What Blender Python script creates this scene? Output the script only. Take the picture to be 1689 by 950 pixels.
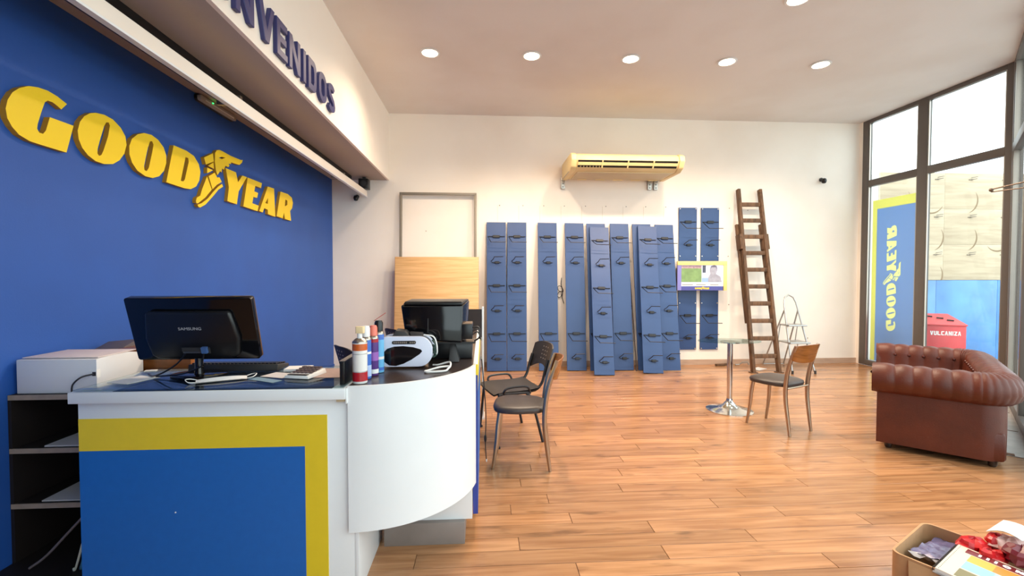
import bpy, bmesh, math, random
from mathutils import Vector, Matrix
from mathutils.geometry import tessellate_polygon

for _o in list(bpy.data.objects):
    bpy.data.objects.remove(_o, do_unlink=True)
scene = bpy.context.scene
COL = scene.collection
random.seed(7)

# ---------------------------------------------------------------- camera
cam_data = bpy.data.cameras.new('camera')
cam_data.sensor_width = 36.0
cam_data.lens = 36.0 * 744.0 / 1689.0
cam_data.clip_start = 0.05
cam = bpy.data.objects.new('camera', cam_data)
COL.objects.link(cam)
cam.location = (0, 0, 1.45)
cam.rotation_euler = (math.radians(90) - math.atan(20 / 744.0), 0, -math.atan(46.5 / 744.0))
scene.camera = cam

# ---------------------------------------------------------------- world, exposure
world = bpy.data.worlds.new('overcast_sky')
scene.world = world
world.use_nodes = True
wn = world.node_tree
wn.nodes['Background'].inputs['Color'].default_value = (0.87, 0.945, 1.0, 1)
wn.nodes['Background'].inputs['Strength'].default_value = 2.9
DOWNLIGHT_W = 72.0
scene.view_settings.view_transform = 'Standard'
scene.view_settings.look = 'None'
scene.view_settings.gamma = 1.0
scene.view_settings.use_curve_mapping = False
scene.view_settings.exposure = 0.46
try:
    scene.cycles.use_denoising = True
    scene.cycles.max_bounces = 12
    scene.cycles.diffuse_bounces = 7
    scene.cycles.glossy_bounces = 4
    scene.cycles.transparent_max_bounces = 16
    scene.cycles.sample_clamp_indirect = 6.0
    scene.cycles.caustics_reflective = False
    scene.cycles.caustics_refractive = False
except Exception:
    pass

# room measures (metres): camera stands at x=0, y=0
YB = 7.14          # back wall
XL = -2.33         # blue wall
XR = 6.2           # side window wall
ZC = 3.96          # ceiling
YR = -2.2          # wall behind the camera
U = Vector((0.738, 0.675, 0)).normalized()        # run of the diagonal glass front
CORNER = Vector((6.2, 4.97, 0))
XE = CORNER.x + (YR - CORNER.y) / U.y * U.x       # where it meets the rear wall

# daylight portals: guide sampling through the two glass fronts (they give off no light themselves)
def portal(name, centre, normal, w, h):
    l = bpy.data.lights.new(name, 'AREA'); l.shape = 'RECTANGLE'; l.size = w; l.size_y = h
    l.cycles.is_portal = True
    o = bpy.data.objects.new(name, l); COL.objects.link(o)
    o.location = centre
    o.rotation_euler = Vector(normal).to_track_quat('-Z', 'Y').to_euler()
N2 = Vector((U.y, -U.x, 0))                       # outward normal of the diagonal front
_len2 = (CORNER - Vector((XE, YR, 0))).length
GLAZED = 8.91                                     # metres of glass from the corner; unseen wall added beyond to trim the daylight
portal('daylight_portal', CORNER - U * GLAZED / 2 + N2 * 0.15 + Vector((0, 0, 1.95)), -N2, GLAZED, 3.8)
portal('daylight_portal', (XR + 0.15, 6.05, 1.95), (-1, 0, 0), 2.2, 3.8)

# ---------------------------------------------------------------- materials
def lin(c):
    return tuple((v / 12.92) if v <= 0.04045 else ((v + 0.055) / 1.055) ** 2.4 for v in [x / 255.0 for x in c])
_mats = {}
def mat(name, rgb, rough=0.5, metal=0.0, noise=0.0, scale=6.0, bump=0.0, bscale=60.0, spec=0.5, coat=0.0, stretch=None, emit=None, estr=0.0, alpha=1.0):
    if name in _mats: return _mats[name]
    m = bpy.data.materials.new(name); m.use_nodes = True
    nt = m.node_tree; b = nt.nodes['Principled BSDF']
    col = lin(rgb)
    b.inputs['Base Color'].default_value = (*col, 1)
    b.inputs['Roughness'].default_value = rough
    b.inputs['Metallic'].default_value = metal
    b.inputs['Specular IOR Level'].default_value = spec
    b.inputs['Coat Weight'].default_value = coat
    b.inputs['Alpha'].default_value = alpha
    if emit:
        b.inputs['Emission Color'].default_value = (*lin(emit), 1)
        b.inputs['Emission Strength'].default_value = estr
    if noise or bump:
        tc = nt.nodes.new('ShaderNodeTexCoord')
        mp = nt.nodes.new('ShaderNodeMapping')
        nt.links.new(tc.outputs['Object'], mp.inputs['Vector'])
        if stretch: mp.inputs['Scale'].default_value = stretch
    if noise:
        nz = nt.nodes.new('ShaderNodeTexNoise'); nz.inputs['Scale'].default_value = scale; nz.inputs['Detail'].default_value = 6
        nt.links.new(mp.outputs['Vector'], nz.inputs['Vector'])
        rp = nt.nodes.new('ShaderNodeValToRGB')
        rp.color_ramp.elements[0].position = 0.3; rp.color_ramp.elements[1].position = 0.7
        rp.color_ramp.elements[0].color = (*[v * (1 - noise) for v in col], 1)
        rp.color_ramp.elements[1].color = (*[min(1, v * (1 + noise)) for v in col], 1)
        nt.links.new(nz.outputs['Fac'], rp.inputs['Fac'])
        nt.links.new(rp.outputs['Color'], b.inputs['Base Color'])
    if bump:
        nb = nt.nodes.new('ShaderNodeTexNoise'); nb.inputs['Scale'].default_value = bscale; nb.inputs['Detail'].default_value = 4
        nt.links.new(mp.outputs['Vector'], nb.inputs['Vector'])
        bp = nt.nodes.new('ShaderNodeBump'); bp.inputs['Strength'].default_value = bump; bp.inputs['Distance'].default_value = 0.01
        nt.links.new(nb.outputs['Fac'], bp.inputs['Height'])
        nt.links.new(bp.outputs['Normal'], b.inputs['Normal'])
    _mats[name] = m
    return m

def wood(name, dark, light, rough, grain=(1.2, 14, 14), rnd=0.25, knots=True, coat=0.0):
    if name in _mats: return _mats[name]
    m = bpy.data.materials.new(name); m.use_nodes = True
    nt = m.node_tree; N = nt.nodes; Lk = nt.links; b = N['Principled BSDF']
    tc = N.new('ShaderNodeTexCoord'); oi = N.new('ShaderNodeObjectInfo')
    mul = N.new('ShaderNodeVectorMath'); mul.operation = 'SCALE'; mul.inputs['Scale'].default_value = 37.0
    cmb = N.new('ShaderNodeCombineXYZ')
    for k in range(3): Lk.new(oi.outputs['Random'], cmb.inputs[k])
    Lk.new(cmb.outputs[0], mul.inputs[0])
    add = N.new('ShaderNodeVectorMath'); add.operation = 'ADD'
    Lk.new(tc.outputs['Object'], add.inputs[0]); Lk.new(mul.outputs[0], add.inputs[1])
    mp = N.new('ShaderNodeMapping'); mp.inputs['Scale'].default_value = grain
    Lk.new(add.outputs[0], mp.inputs['Vector'])
    nz = N.new('ShaderNodeTexNoise'); nz.inputs['Scale'].default_value = 2.2; nz.inputs['Detail'].default_value = 8; nz.inputs['Distortion'].default_value = 0.6
    Lk.new(mp.outputs[0], nz.inputs['Vector'])
    rp = N.new('ShaderNodeValToRGB')
    rp.color_ramp.elements[0].position = 0.32; rp.color_ramp.elements[0].color = (*lin(dark), 1)
    rp.color_ramp.elements[1].position = 0.66; rp.color_ramp.elements[1].color = (*lin(light), 1)
    Lk.new(nz.outputs['Fac'], rp.inputs['Fac'])
    out = rp.outputs['Color']
    if knots:
        n2 = N.new('ShaderNodeTexNoise'); n2.inputs['Scale'].default_value = 1.0; n2.inputs['Detail'].default_value = 3
        mp2 = N.new('ShaderNodeMapping'); mp2.inputs['Scale'].default_value = (3.2, 12, 12)
        Lk.new(add.outputs[0], mp2.inputs['Vector']); Lk.new(mp2.outputs[0], n2.inputs['Vector'])
        r2 = N.new('ShaderNodeValToRGB'); r2.color_ramp.elements[0].position = 0.61; r2.color_ramp.elements[1].position = 0.76
        r2.color_ramp.elements[0].color = (0, 0, 0, 1); r2.color_ramp.elements[1].color = (0.75, 0.75, 0.75, 1)
        Lk.new(n2.outputs['Fac'], r2.inputs['Fac'])
        mx = N.new('ShaderNodeMixRGB'); mx.inputs['Color2'].default_value = (*[v * 0.42 for v in lin(dark)], 1)
        Lk.new(r2.outputs['Color'], mx.inputs['Fac']); Lk.new(out, mx.inputs['Color1']); out = mx.outputs['Color']
    if rnd:
        hs = N.new('ShaderNodeHueSaturation')
        mr = N.new('ShaderNodeMapRange'); mr.inputs['To Min'].default_value = 1 - rnd; mr.inputs['To Max'].default_value = 1 + rnd
        Lk.new(oi.outputs['Random'], mr.inputs['Value']); Lk.new(mr.outputs[0], hs.inputs['Value'])
        Lk.new(out, hs.inputs['Color']); out = hs.outputs['Color']
    Lk.new(out, b.inputs['Base Color'])
    b.inputs['Roughness'].default_value = rough
    b.inputs['Coat Weight'].default_value = coat
    _mats[name] = m
    return m

def glass(name, tint=(0.93, 0.97, 0.96), gloss=1.0):
    if name in _mats: return _mats[name]
    m = bpy.data.materials.new(name); m.use_nodes = True
    nt = m.node_tree; nt.nodes.remove(nt.nodes['Principled BSDF'])
    out = nt.nodes['Material Output']
    t = nt.nodes.new('ShaderNodeBsdfTransparent'); t.inputs['Color'].default_value = (*tint, 1)
    g = nt.nodes.new('ShaderNodeBsdfGlossy'); g.inputs['Roughness'].default_value = 0.02
    f = nt.nodes.new('ShaderNodeLayerWeight'); f.inputs['Blend'].default_value = 0.5
    pw = nt.nodes.new('ShaderNodeMath'); pw.operation = 'POWER'; pw.inputs[1].default_value = 5.0
    nt.links.new(f.outputs['Facing'], pw.inputs[0])
    ml = nt.nodes.new('ShaderNodeMath'); ml.operation = 'MULTIPLY_ADD'; ml.inputs[1].default_value = 0.5 * gloss; ml.inputs[2].default_value = 0.022 * gloss
    mx = nt.nodes.new('ShaderNodeMixShader')
    nt.links.new(pw.outputs[0], ml.inputs[0]); nt.links.new(ml.outputs[0], mx.inputs['Fac'])
    nt.links.new(t.outputs[0], mx.inputs[1]); nt.links.new(g.outputs[0], mx.inputs[2])
    nt.links.new(mx.outputs[0], out.inputs['Surface'])
    _mats[name] = m
    return m

def vinyl(name, rgb, through=0.5):
    if name in _mats: return _mats[name]
    m = bpy.data.materials.new(name); m.use_nodes = True
    nt = m.node_tree; b = nt.nodes['Principled BSDF']; out = nt.nodes['Material Output']
    b.inputs['Base Color'].default_value = (*lin(rgb), 1); b.inputs['Roughness'].default_value = 0.4
    t = nt.nodes.new('ShaderNodeBsdfTranslucent'); t.inputs['Color'].default_value = (*lin(rgb), 1)
    mx = nt.nodes.new('ShaderNodeMixShader'); mx.inputs['Fac'].default_value = through
    nt.links.new(b.outputs[0], mx.inputs[1]); nt.links.new(t.outputs[0], mx.inputs[2]); nt.links.new(mx.outputs[0], out.inputs['Surface'])
    _mats[name] = m
    return m

def plaster(name, rgb, stain, amount=0.5):
    """painted wall with faint large stains and scuffs"""
    if name in _mats: return _mats[name]
    m = bpy.data.materials.new(name); m.use_nodes = True
    nt = m.node_tree; N = nt.nodes; Lk = nt.links; b = N['Principled BSDF']
    tc = N.new('ShaderNodeTexCoord')
    n1 = N.new('ShaderNodeTexNoise'); n1.inputs['Scale'].default_value = 0.9; n1.inputs['Detail'].default_value = 7
    Lk.new(tc.outputs['Object'], n1.inputs['Vector'])
    rp = N.new('ShaderNodeValToRGB'); rp.color_ramp.elements[0].position = 0.42; rp.color_ramp.elements[1].position = 0.75
    rp.color_ramp.elements[0].color = (*lin(rgb), 1)
    a = lin(rgb); s = lin(stain)
    rp.color_ramp.elements[1].color = (*[a[k] * (1 - amount) + s[k] * amount for k in range(3)], 1)
    Lk.new(n1.outputs['Fac'], rp.inputs['Fac']); Lk.new(rp.outputs['Color'], b.inputs['Base Color'])
    n2 = N.new('ShaderNodeTexNoise'); n2.inputs['Scale'].default_value = 45; n2.inputs['Detail'].default_value = 4
    Lk.new(tc.outputs['Object'], n2.inputs['Vector'])
    bp = N.new('ShaderNodeBump'); bp.inputs['Strength'].default_value = 0.06; bp.inputs['Distance'].default_value = 0.01
    Lk.new(n2.outputs['Fac'], bp.inputs['Height']); Lk.new(bp.outputs['Normal'], b.inputs['Normal'])
    b.inputs['Roughness'].default_value = 0.75
    _mats[name] = m
    return m

M_WALL = plaster('cream_wall_paint', (246, 237, 225), (230, 216, 200), 0.5)
M_CEIL = plaster('grey_white_ceiling_paint', (228, 224, 221), (212, 202, 194), 0.6)
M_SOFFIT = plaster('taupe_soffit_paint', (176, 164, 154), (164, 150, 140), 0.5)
M_BLUEWALL = mat('royal_blue_wall_paint', (34, 83, 163), 0.55, noise=0.06, scale=2, bump=0.05, bscale=120)
M_WHITE = mat('white_laminate', (228, 231, 232), 0.32, noise=0.015, scale=5)
M_BLUE = mat('blue_laminate', (26, 98, 178), 0.45, noise=0.03, scale=30)
M_YELLOW = mat('yellow_laminate', (226, 196, 40), 0.45, noise=0.02, scale=20)
M_SIGNY = mat('yellow_sign_paint', (255, 212, 24), 0.4, noise=0.015, scale=8)
M_SIGNEDGE = mat('ochre_sign_edge', (196, 140, 30), 0.6)
M_NAVY = mat('navy_sign_paint', (48, 50, 104), 0.45)
M_DARKWOOD = wood('dark_brown_laminate', (46, 34, 30), (66, 50, 44), 0.25, rnd=0, knots=False)
M_PLANK = wood('oak_laminate_floor', (150, 103, 67), (184, 135, 94), 0.22, grain=(0.9, 13, 13), rnd=0.18)
M_LIGHTWOOD = wood('light_oak_board', (204, 156, 100), (226, 182, 128), 0.5, grain=(1.0, 1, 18), rnd=0, knots=False)
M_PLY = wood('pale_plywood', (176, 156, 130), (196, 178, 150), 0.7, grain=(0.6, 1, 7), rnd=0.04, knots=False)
M_CHAIRWOOD = wood('varnished_brown_wood', (122, 70, 30), (160, 98, 48), 0.25, grain=(2, 6, 14), rnd=0, knots=False)
M_LADDER = wood('paint_splashed_old_wood', (70, 48, 28), (114, 82, 56), 0.7, grain=(9, 9, 2.0), rnd=0.12)
M_BLACK = mat('black_plastic', (18, 18, 20), 0.32)
M_GLOSSBLACK = mat('glossy_black_plastic', (10, 10, 13), 0.1)
M_DKGREY = mat('dark_grey_plastic', (52, 50, 50), 0.5)
M_CHROME = mat('chrome', (216, 214, 210), 0.12, 1.0)
M_STEEL = mat('brushed_steel', (176, 168, 158), 0.35, 1.0)
M_ALU = mat('dull_aluminium', (186, 186, 184), 0.4, 0.9)
M_FRAME = mat('dark_bronze_window_frame', (98, 91, 86), 0.45, 0.2)
M_GLASS = glass('window_glass')
M_TGLASS = glass('table_glass', (0.80, 0.90, 0.88), 1.2)
M_LEATHER = mat('oxblood_brown_leather', (86, 36, 19), 0.42, noise=0.2, scale=5, bump=0.12, bscale=140, spec=0.4)
M_PAD = mat('dark_brown_vinyl_pad', (62, 52, 48), 0.42, noise=0.08, scale=8)
M_BOARD = mat('navy_blue_display_board', (44, 72, 120), 0.42, noise=0.07, scale=2.2)
M_WIRE = mat('black_wire', (22, 22, 28), 0.4)
M_CREAMPL = mat('yellowed_cream_plastic', (238, 212, 152), 0.45, noise=0.05, scale=4)
M_CREAMDK = mat('beige_underside_plastic', (206, 184, 142), 0.5)
M_PAPER = mat('white_paper', (236, 234, 230), 0.8)
M_CARD = mat('brown_cardboard', (186, 142, 100), 0.85, noise=0.1, scale=14)
M_GREYPAINT = mat('grey_plinth', (132, 122, 116), 0.5, noise=0.06, scale=10)

# ---------------------------------------------------------------- mesh helpers
def catmull(pts, r, k):
    P = [Vector(p) for p in pts]; n = len(P); rs = list(r) if isinstance(r, (list, tuple)) else [r] * n
    op, orr = [], []
    for i in range(n - 1):
        a, b, c, d = P[max(i-1, 0)], P[i], P[i+1], P[min(i+2, n-1)]
        for j in range(k):
            t = j / k
            op.append(0.5 * ((2*b) + (c - a)*t + (2*a - 5*b + 4*c - d)*t*t + (3*b - a - 3*c + d)*t**3))
            orr.append(rs[i]*(1-t) + rs[i+1]*t)
    op.append(P[-1]); orr.append(rs[-1])
    return op, orr
class MB:
    def __init__(s): s.v = []; s.f = []
    def add(s, vs, fs):
        o = len(s.v); s.v += [tuple(v) for v in vs]; s.f += [tuple(i + o for i in f) for f in fs]; return s
    def box(s, x0, x1, y0, y1, z0, z1):
        return s.add([(x0,y0,z0),(x1,y0,z0),(x1,y1,z0),(x0,y1,z0),(x0,y0,z1),(x1,y0,z1),(x1,y1,z1),(x0,y1,z1)],
                     [(3,2,1,0),(4,5,6,7),(0,1,5,4),(1,2,6,5),(2,3,7,6),(3,0,4,7)])
    def hexa(s, pts):
        """8 points ordered like box"""
        return s.add(pts, [(3,2,1,0),(4,5,6,7),(0,1,5,4),(1,2,6,5),(2,3,7,6),(3,0,4,7)])
    def bar(s, a, b, w, h, up=(0,0,1)):
        a = Vector(a); b = Vector(b); d = (b - a).normalized(); upv = Vector(up)
        sx = d.cross(upv).normalized(); sy = sx.cross(d).normalized()
        q = []
        for p in (a, b):
            q += [p - sx*w/2 - sy*h/2, p + sx*w/2 - sy*h/2, p + sx*w/2 + sy*h/2, p - sx*w/2 + sy*h/2]
        return s.add(q, [(3,2,1,0),(4,5,6,7),(0,1,5,4),(1,2,6,5),(2,3,7,6),(3,0,4,7)])
    def tube(s, pts, r, n=8, closed=False, sm=0):
        if sm: pts, r = catmull(pts, r, sm)
        P = [Vector(p) for p in pts]; K = len(P)
        rs = r if isinstance(r, (list, tuple)) else [r] * K
        tang = []
        for i in range(K):
            if closed: t = P[(i+1) % K] - P[i-1]
            else: t = P[min(i+1, K-1)] - P[max(i-1, 0)]
            tang.append(t.normalized())
        ref = Vector((0,0,1)) if abs(tang[0].z) < 0.9 else Vector((1,0,0))
        nrm = (ref - tang[0] * ref.dot(tang[0])).normalized()
        vs = []
        for i in range(K):
            nrm = nrm - tang[i] * nrm.dot(tang[i])
            nrm = nrm.normalized() if nrm.length > 1e-6 else tang[i].orthogonal().normalized()
            bi = tang[i].cross(nrm)
            for k in range(n):
                a = 2 * math.pi * k / n
                vs.append(P[i] + (nrm * math.cos(a) + bi * math.sin(a)) * rs[i])
        fs = []
        for i in range(K if closed else K - 1):
            j = (i + 1) % K
            for k in range(n):
                l = (k + 1) % n
                fs.append((i*n+k, i*n+l, j*n+l, j*n+k))
        if not closed:
            fs.append(tuple(range(n))[::-1]); fs.append(tuple((K-1)*n + k for k in range(n)))
        return s.add(vs, fs)
    def lathe(s, prof, n=24, c=(0,0,0), cap=True):
        vs = []; K = len(prof)
        for r, z in prof:
            for k in range(n):
                a = 2*math.pi*k/n; vs.append((c[0] + r*math.cos(a), c[1] + r*math.sin(a), c[2] + z))
        fs = []
        for i in range(K-1):
            for k in range(n):
                l = (k+1) % n; fs.append((i*n+k, i*n+l, (i+1)*n+l, (i+1)*n+k))
        if cap:
            fs.append(tuple(range(n))[::-1]); fs.append(tuple((K-1)*n+k for k in range(n)))
        return s.add(vs, fs)
    def prism(s, rings, fn, t0, t1):
        """extrude a polygon with holes; fn(a, b, t) gives the 3-D point"""
        flat = [p for r in rings for p in r]
        tri = tessellate_polygon([[Vector((p[0], p[1], 0)) for p in r] for r in rings])
        n = len(flat)
        vs = [fn(a, b, t0) for a, b in flat] + [fn(a, b, t1) for a, b in flat]
        fs = [tuple(t) for t in tri] + [tuple(i + n for i in t)[::-1] for t in tri]
        o = 0
        for r in rings:
            k = len(r)
            for i in range(k):
                j = (i+1) % k; fs.append((o+i, o+j, o+j+n, o+i+n))
            o += k
        return s.add(vs, fs)
    def grid(s, fn, nu, nv, closed_u=False):
        vs = [fn(i, j) for i in range(nu) for j in range(nv)]
        fs = []
        for i in range(nu if closed_u else nu - 1):
            ii = (i+1) % nu
            for j in range(nv-1):
                fs.append((i*nv+j, ii*nv+j, ii*nv+j+1, i*nv+j+1))
        return s.add(vs, fs)
    def mesh(s, name, bevel=0.0, smooth=True, seg=2, angle=35):
        me = bpy.data.meshes.new(name); me.from_pydata(s.v, [], s.f); me.validate()
        bm = bmesh.new(); bm.from_mesh(me)
        bmesh.ops.recalc_face_normals(bm, faces=bm.faces)
        if bevel:
            ed = [e for e in bm.edges if len(e.link_faces) == 2 and e.calc_face_angle(0) > math.radians(30)]
            bmesh.ops.bevel(bm, geom=ed, offset=bevel, segments=seg, affect='EDGES', profile=0.5, clamp_overlap=True)
        bm.to_mesh(me); bm.free()
        if smooth:
            me.shade_smooth(); me.set_sharp_from_angle(angle=math.radians(angle))
        return me
    def build(s, name, m, parent=None, bevel=0.0, smooth=True, seg=2, angle=35):
        me = s.mesh(name, bevel, smooth, seg, angle)
        me.materials.append(m)
        return link(name, me, parent)

def link(name, data, parent=None):
    o = bpy.data.objects.new(name, data); COL.objects.link(o)
    if parent is not None: o.parent = parent
    return o
def tag(o, label, cat, group=None):
    o['label'] = label; o['category'] = cat
    if group: o['group'] = group
    return o
def thing(name, label, cat, loc=(0,0,0), rz=0.0, group=None, rot=None):
    o = link(name, None); o.location = loc
    o.rotation_euler = rot if rot else (0, 0, rz)
    return tag(o, label, cat, group)
def struct(o):
    o['kind'] = 'structure'; return o
def copy_tree(o, parent=None):
    c = o.copy(); COL.objects.link(c); c.parent = parent
    for ch in list(o.children): copy_tree(ch, c)
    return c
def box(name, m, parent, x0, x1, y0, y1, z0, z1, bevel=0.0):
    return MB().box(x0, x1, y0, y1, z0, z1).build(name, m, parent, bevel)
def arc(cx, cy, r, a0, a1, n):
    return [(cx + r*math.cos(math.radians(a0 + (a1-a0)*i/n)), cy + r*math.sin(math.radians(a0 + (a1-a0)*i/n))) for i in range(n+1)]
def rrect(x0, x1, y0, y1, r, n=5):
    return arc(x1-r, y1-r, r, 0, 90, n) + arc(x0+r, y1-r, r, 90, 180, n) + arc(x0+r, y0+r, r, 180, 270, n) + arc(x1-r, y0+r, r, 270, 360, n)
XYZ = lambda a, b, t: (a, b, t)      # polygon in plan, extruded up
XZY = lambda a, b, t: (a, t, b)      # polygon facing y
YZX = lambda a, b, t: (t, a, b)      # polygon facing x

# ---------------------------------------------------------------- strokes for lettering
def stroke_letter(ch, w, h, t):
    """list of polygon ring lists for a condensed bold capital of width w, height h, stroke t"""
    R = []
    if ch == 'I': R.append([[(0,0),(t,0),(t,h),(0,h)]])
    elif ch == 'E': R.append([[(0,0),(w,0),(w,t),(t,t),(t,h/2-t/2),(w*.9,h/2-t/2),(w*.9,h/2+t/2),(t,h/2+t/2),(t,h-t),(w,h-t),(w,h),(0,h)]])
    elif ch == 'N': R.append([[(0,0),(t,0),(t,h-2*t),(w-t,0),(w,0),(w,h),(w-t,h),(w-t,2*t),(t,h),(0,h)]])
    elif ch == 'V': R.append([[(w/2-t*.55,0),(w/2+t*.55,0),(w,h),(w-t,h),(w/2,t*1.6),(t,h),(0,h)]])
    elif ch == 'L': R.append([[(0,0),(w,0),(w,t),(t,t),(t,h),(0,h)]])
    elif ch == 'U': R.append([[(0,h),(0,t)] + [(t*.4,0),(w-t*.4,0)] + [(w,t),(w,h),(w-t,h),(w-t,t*1.1),(t,t*1.1),(t,h)]])
    elif ch == 'A': R.append([[(0,0),(t,0),(w*.32,h*.25),(w*.68,h*.25),(w-t,0),(w,0),(w/2+t*.55,h),(w/2-t*.55,h)], [(w*.38,h*.42),(w*.62,h*.42),(w/2,h*.78)]])
    elif ch == 'Z': R.append([[(0,0),(w,0),(w,t),(t*1.3,t),(w,h-t),(w,h),(0,h),(0,h-t),(w-t*1.3,h-t),(0,t)]])
    elif ch == 'C': R.append([[(w,0),(w,t),(t,t*1.1),(t,h-t*1.1),(w,h-t),(w,h),(t*.4,h),(0,h-t),(0,t),(t*.4,0)]])
    elif ch == 'D':
        o = [(0,0)] + [(w-.35*w+.35*w*math.cos(math.radians(a)), .3*h+.3*h*math.sin(math.radians(a))) for a in range(-90,1,15)] + [(w-.35*w+.35*w*math.cos(math.radians(a)), .7*h+.3*h*math.sin(math.radians(a))) for a in range(0,91,15)] + [(0,h)]
        i = [(t,t),(w*.6,t),(w-t,t*1.6),(w-t,h-t*1.6),(w*.6,h-t),(t,h-t)]
        R.append([o, i])
    elif ch == 'O':
        o = rrect(0, w, 0, h, w*.48); i = rrect(t, w-t, t, h-t, (w-2*t)*.46)
        R.append([o, i])
    elif ch == 'B':
        R.append([[(0,0),(w*.7,0),(w,h*.12),(w,h*.42),(w*.8,h*.52),(w*.95,h*.6),(w*.95,h*.9),(w*.7,h),(0,h)], [(t,t),(w-t,t),(w-t,h*.44),(t,h*.44)], [(t,h*.44+t*.8),(w-t,h*.44+t*.8),(w-t,h-t),(t,h-t)]])
    elif ch == 'S':
        c = []
        for a in range(20, 181, 20): c.append((w/2+(w-t)/2*math.cos(math.radians(a)), h*.75+(h*.25-t/2)*math.sin(math.radians(a))))
        c += [(t/2+.1*w, h*.6), (w/2, h*.5), (w-t/2-.1*w, h*.4)]
        for a in range(0, -161, -20): c.append((w/2+(w-t)/2*math.cos(math.radians(a)), h*.25+(h*.25-t/2)*math.sin(math.radians(a))))
        left = []; right = []
        for i, p in enumerate(c):
            a = c[max(i-1,0)]; b = c[min(i+1,len(c)-1)]
            dx, dy = b[0]-a[0], b[1]-a[1]; l = math.hypot(dx, dy); nx, ny = -dy/l*t/2, dx/l*t/2
            left.append((p[0]+nx, p[1]+ny)); right.append((p[0]-nx, p[1]-ny))
        R.append([left + right[::-1]])
    return R

LETTERS = {
 'G': [[(2.671,2.4),(2.615,2.42),(2.562,2.429),(2.51,2.425),(2.461,2.412),(2.413,2.382),(2.38,2.348),(2.356,2.302),(2.346,2.257),(2.352,2.213),(2.373,2.179),(2.406,2.15),(2.458,2.134),(2.527,2.132),(2.66,2.131),(2.708,2.293),(2.569,2.293),(2.545,2.215),(2.529,2.193),(2.509,2.193),(2.498,2.21),(2.502,2.236),(2.528,2.318),(2.544,2.362),(2.56,2.377),(2.587,2.378),(2.614,2.368),(2.636,2.358)]],
 'O': [[(2.857,2.419),(2.918,2.429),(2.982,2.422),(3.04,2.391),(3.077,2.348),(3.085,2.295),(3.066,2.235),(3.026,2.182),(2.974,2.145),(2.909,2.129),(2.848,2.131),(2.797,2.152),(2.76,2.185),(2.738,2.228),(2.733,2.275),(2.749,2.329),(2.778,2.371),(2.817,2.402)],[(2.916,2.362),(2.931,2.387),(2.949,2.393),(2.957,2.376),(2.942,2.307),(2.905,2.209),(2.89,2.179),(2.873,2.169),(2.862,2.18),(2.864,2.209),(2.886,2.278)]],
 'O2': [[(3.239,2.42),(3.309,2.428),(3.371,2.413),(3.425,2.375),(3.451,2.324),(3.449,2.268),(3.425,2.208),(3.375,2.158),(3.311,2.131),(3.24,2.129),(3.173,2.15),(3.128,2.192),(3.107,2.24),(3.108,2.296),(3.132,2.349),(3.18,2.392)],[(3.271,2.328),(3.292,2.378),(3.313,2.386),(3.325,2.365),(3.311,2.309),(3.277,2.196),(3.256,2.167),(3.236,2.168),(3.232,2.193),(3.249,2.255)]],
 'D': [[(3.532,2.421),(3.675,2.42),(3.767,2.403),(3.827,2.353),(3.846,2.296),(3.83,2.223),(3.787,2.166),(3.719,2.132),(3.641,2.125),(3.445,2.13)],[(3.664,2.367),(3.696,2.369),(3.701,2.339),(3.65,2.193),(3.633,2.175),(3.603,2.172)]],
 'Y': [[(4.211,2.413),(4.378,2.413),(4.41,2.328),(4.489,2.408),(4.571,2.411),(4.417,2.243),(4.384,2.118),(4.227,2.122),(4.255,2.251)]],
 'E': [[(4.585,2.41),(4.871,2.413),(4.848,2.358),(4.733,2.358),(4.709,2.299),(4.788,2.297),(4.764,2.243),(4.691,2.241),(4.667,2.173),(4.797,2.169),(4.767,2.109),(4.497,2.116)]],
 'A': [[(4.996,2.404),(5.141,2.409),(5.162,2.102),(4.991,2.109),(4.99,2.155),(4.912,2.161),(4.878,2.111),(4.805,2.115)],[(4.997,2.283),(4.992,2.219),(4.935,2.218)]],
 'R': [[(5.3,2.406),(5.49,2.412),(5.601,2.389),(5.63,2.333),(5.606,2.264),(5.547,2.223),(5.571,2.108),(5.403,2.109),(5.382,2.181),(5.346,2.11),(5.194,2.115)],[(5.421,2.337),(5.473,2.333),(5.472,2.282),(5.407,2.256)]],
 'wing': [[(4.053,2.506),(4.076,2.533),(4.116,2.549),(4.162,2.55),(4.295,2.543),(4.464,2.549),(4.5,2.559),(4.484,2.528),(4.438,2.496),(4.299,2.485),(4.295,2.47),(4.255,2.461),(4.273,2.448),(4.248,2.43),(4.206,2.432),(4.181,2.392),(4.152,2.395),(4.145,2.36),(4.122,2.365),(4.081,2.322),(4.06,2.36),(4.047,2.429)],[(4.105,2.477),(4.149,2.497),(4.211,2.505),(4.154,2.479)]],
 'cuff': [[(3.897,2.426),(4.02,2.493),(4.032,2.427),(3.921,2.373)]],
 'lace1': [[(3.949,2.369),(4.028,2.419),(4.032,2.364)]],
 'lace2': [[(3.938,2.354),(4.019,2.349),(3.936,2.305)]],
 'heel': [[(3.955,2.285),(4.042,2.334),(4.08,2.299),(4.111,2.31),(4.145,2.276),(4.073,2.238),(4.007,2.186)]],
 'shoe': [[(3.934,2.279),(3.996,2.181),(3.908,2.101),(3.805,2.034),(3.786,2.034),(3.781,2.052),(3.795,2.08),(3.837,2.101),(3.863,2.159)]],
 'sole': [[(4.148,2.26),(4.165,2.24),(4.094,2.2),(4.014,2.129),(3.906,2.041),(3.834,2.005),(3.812,2.007),(3.8,2.023),(3.855,2.044),(3.939,2.097),(4.015,2.165),(4.084,2.221)]],
}
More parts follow.
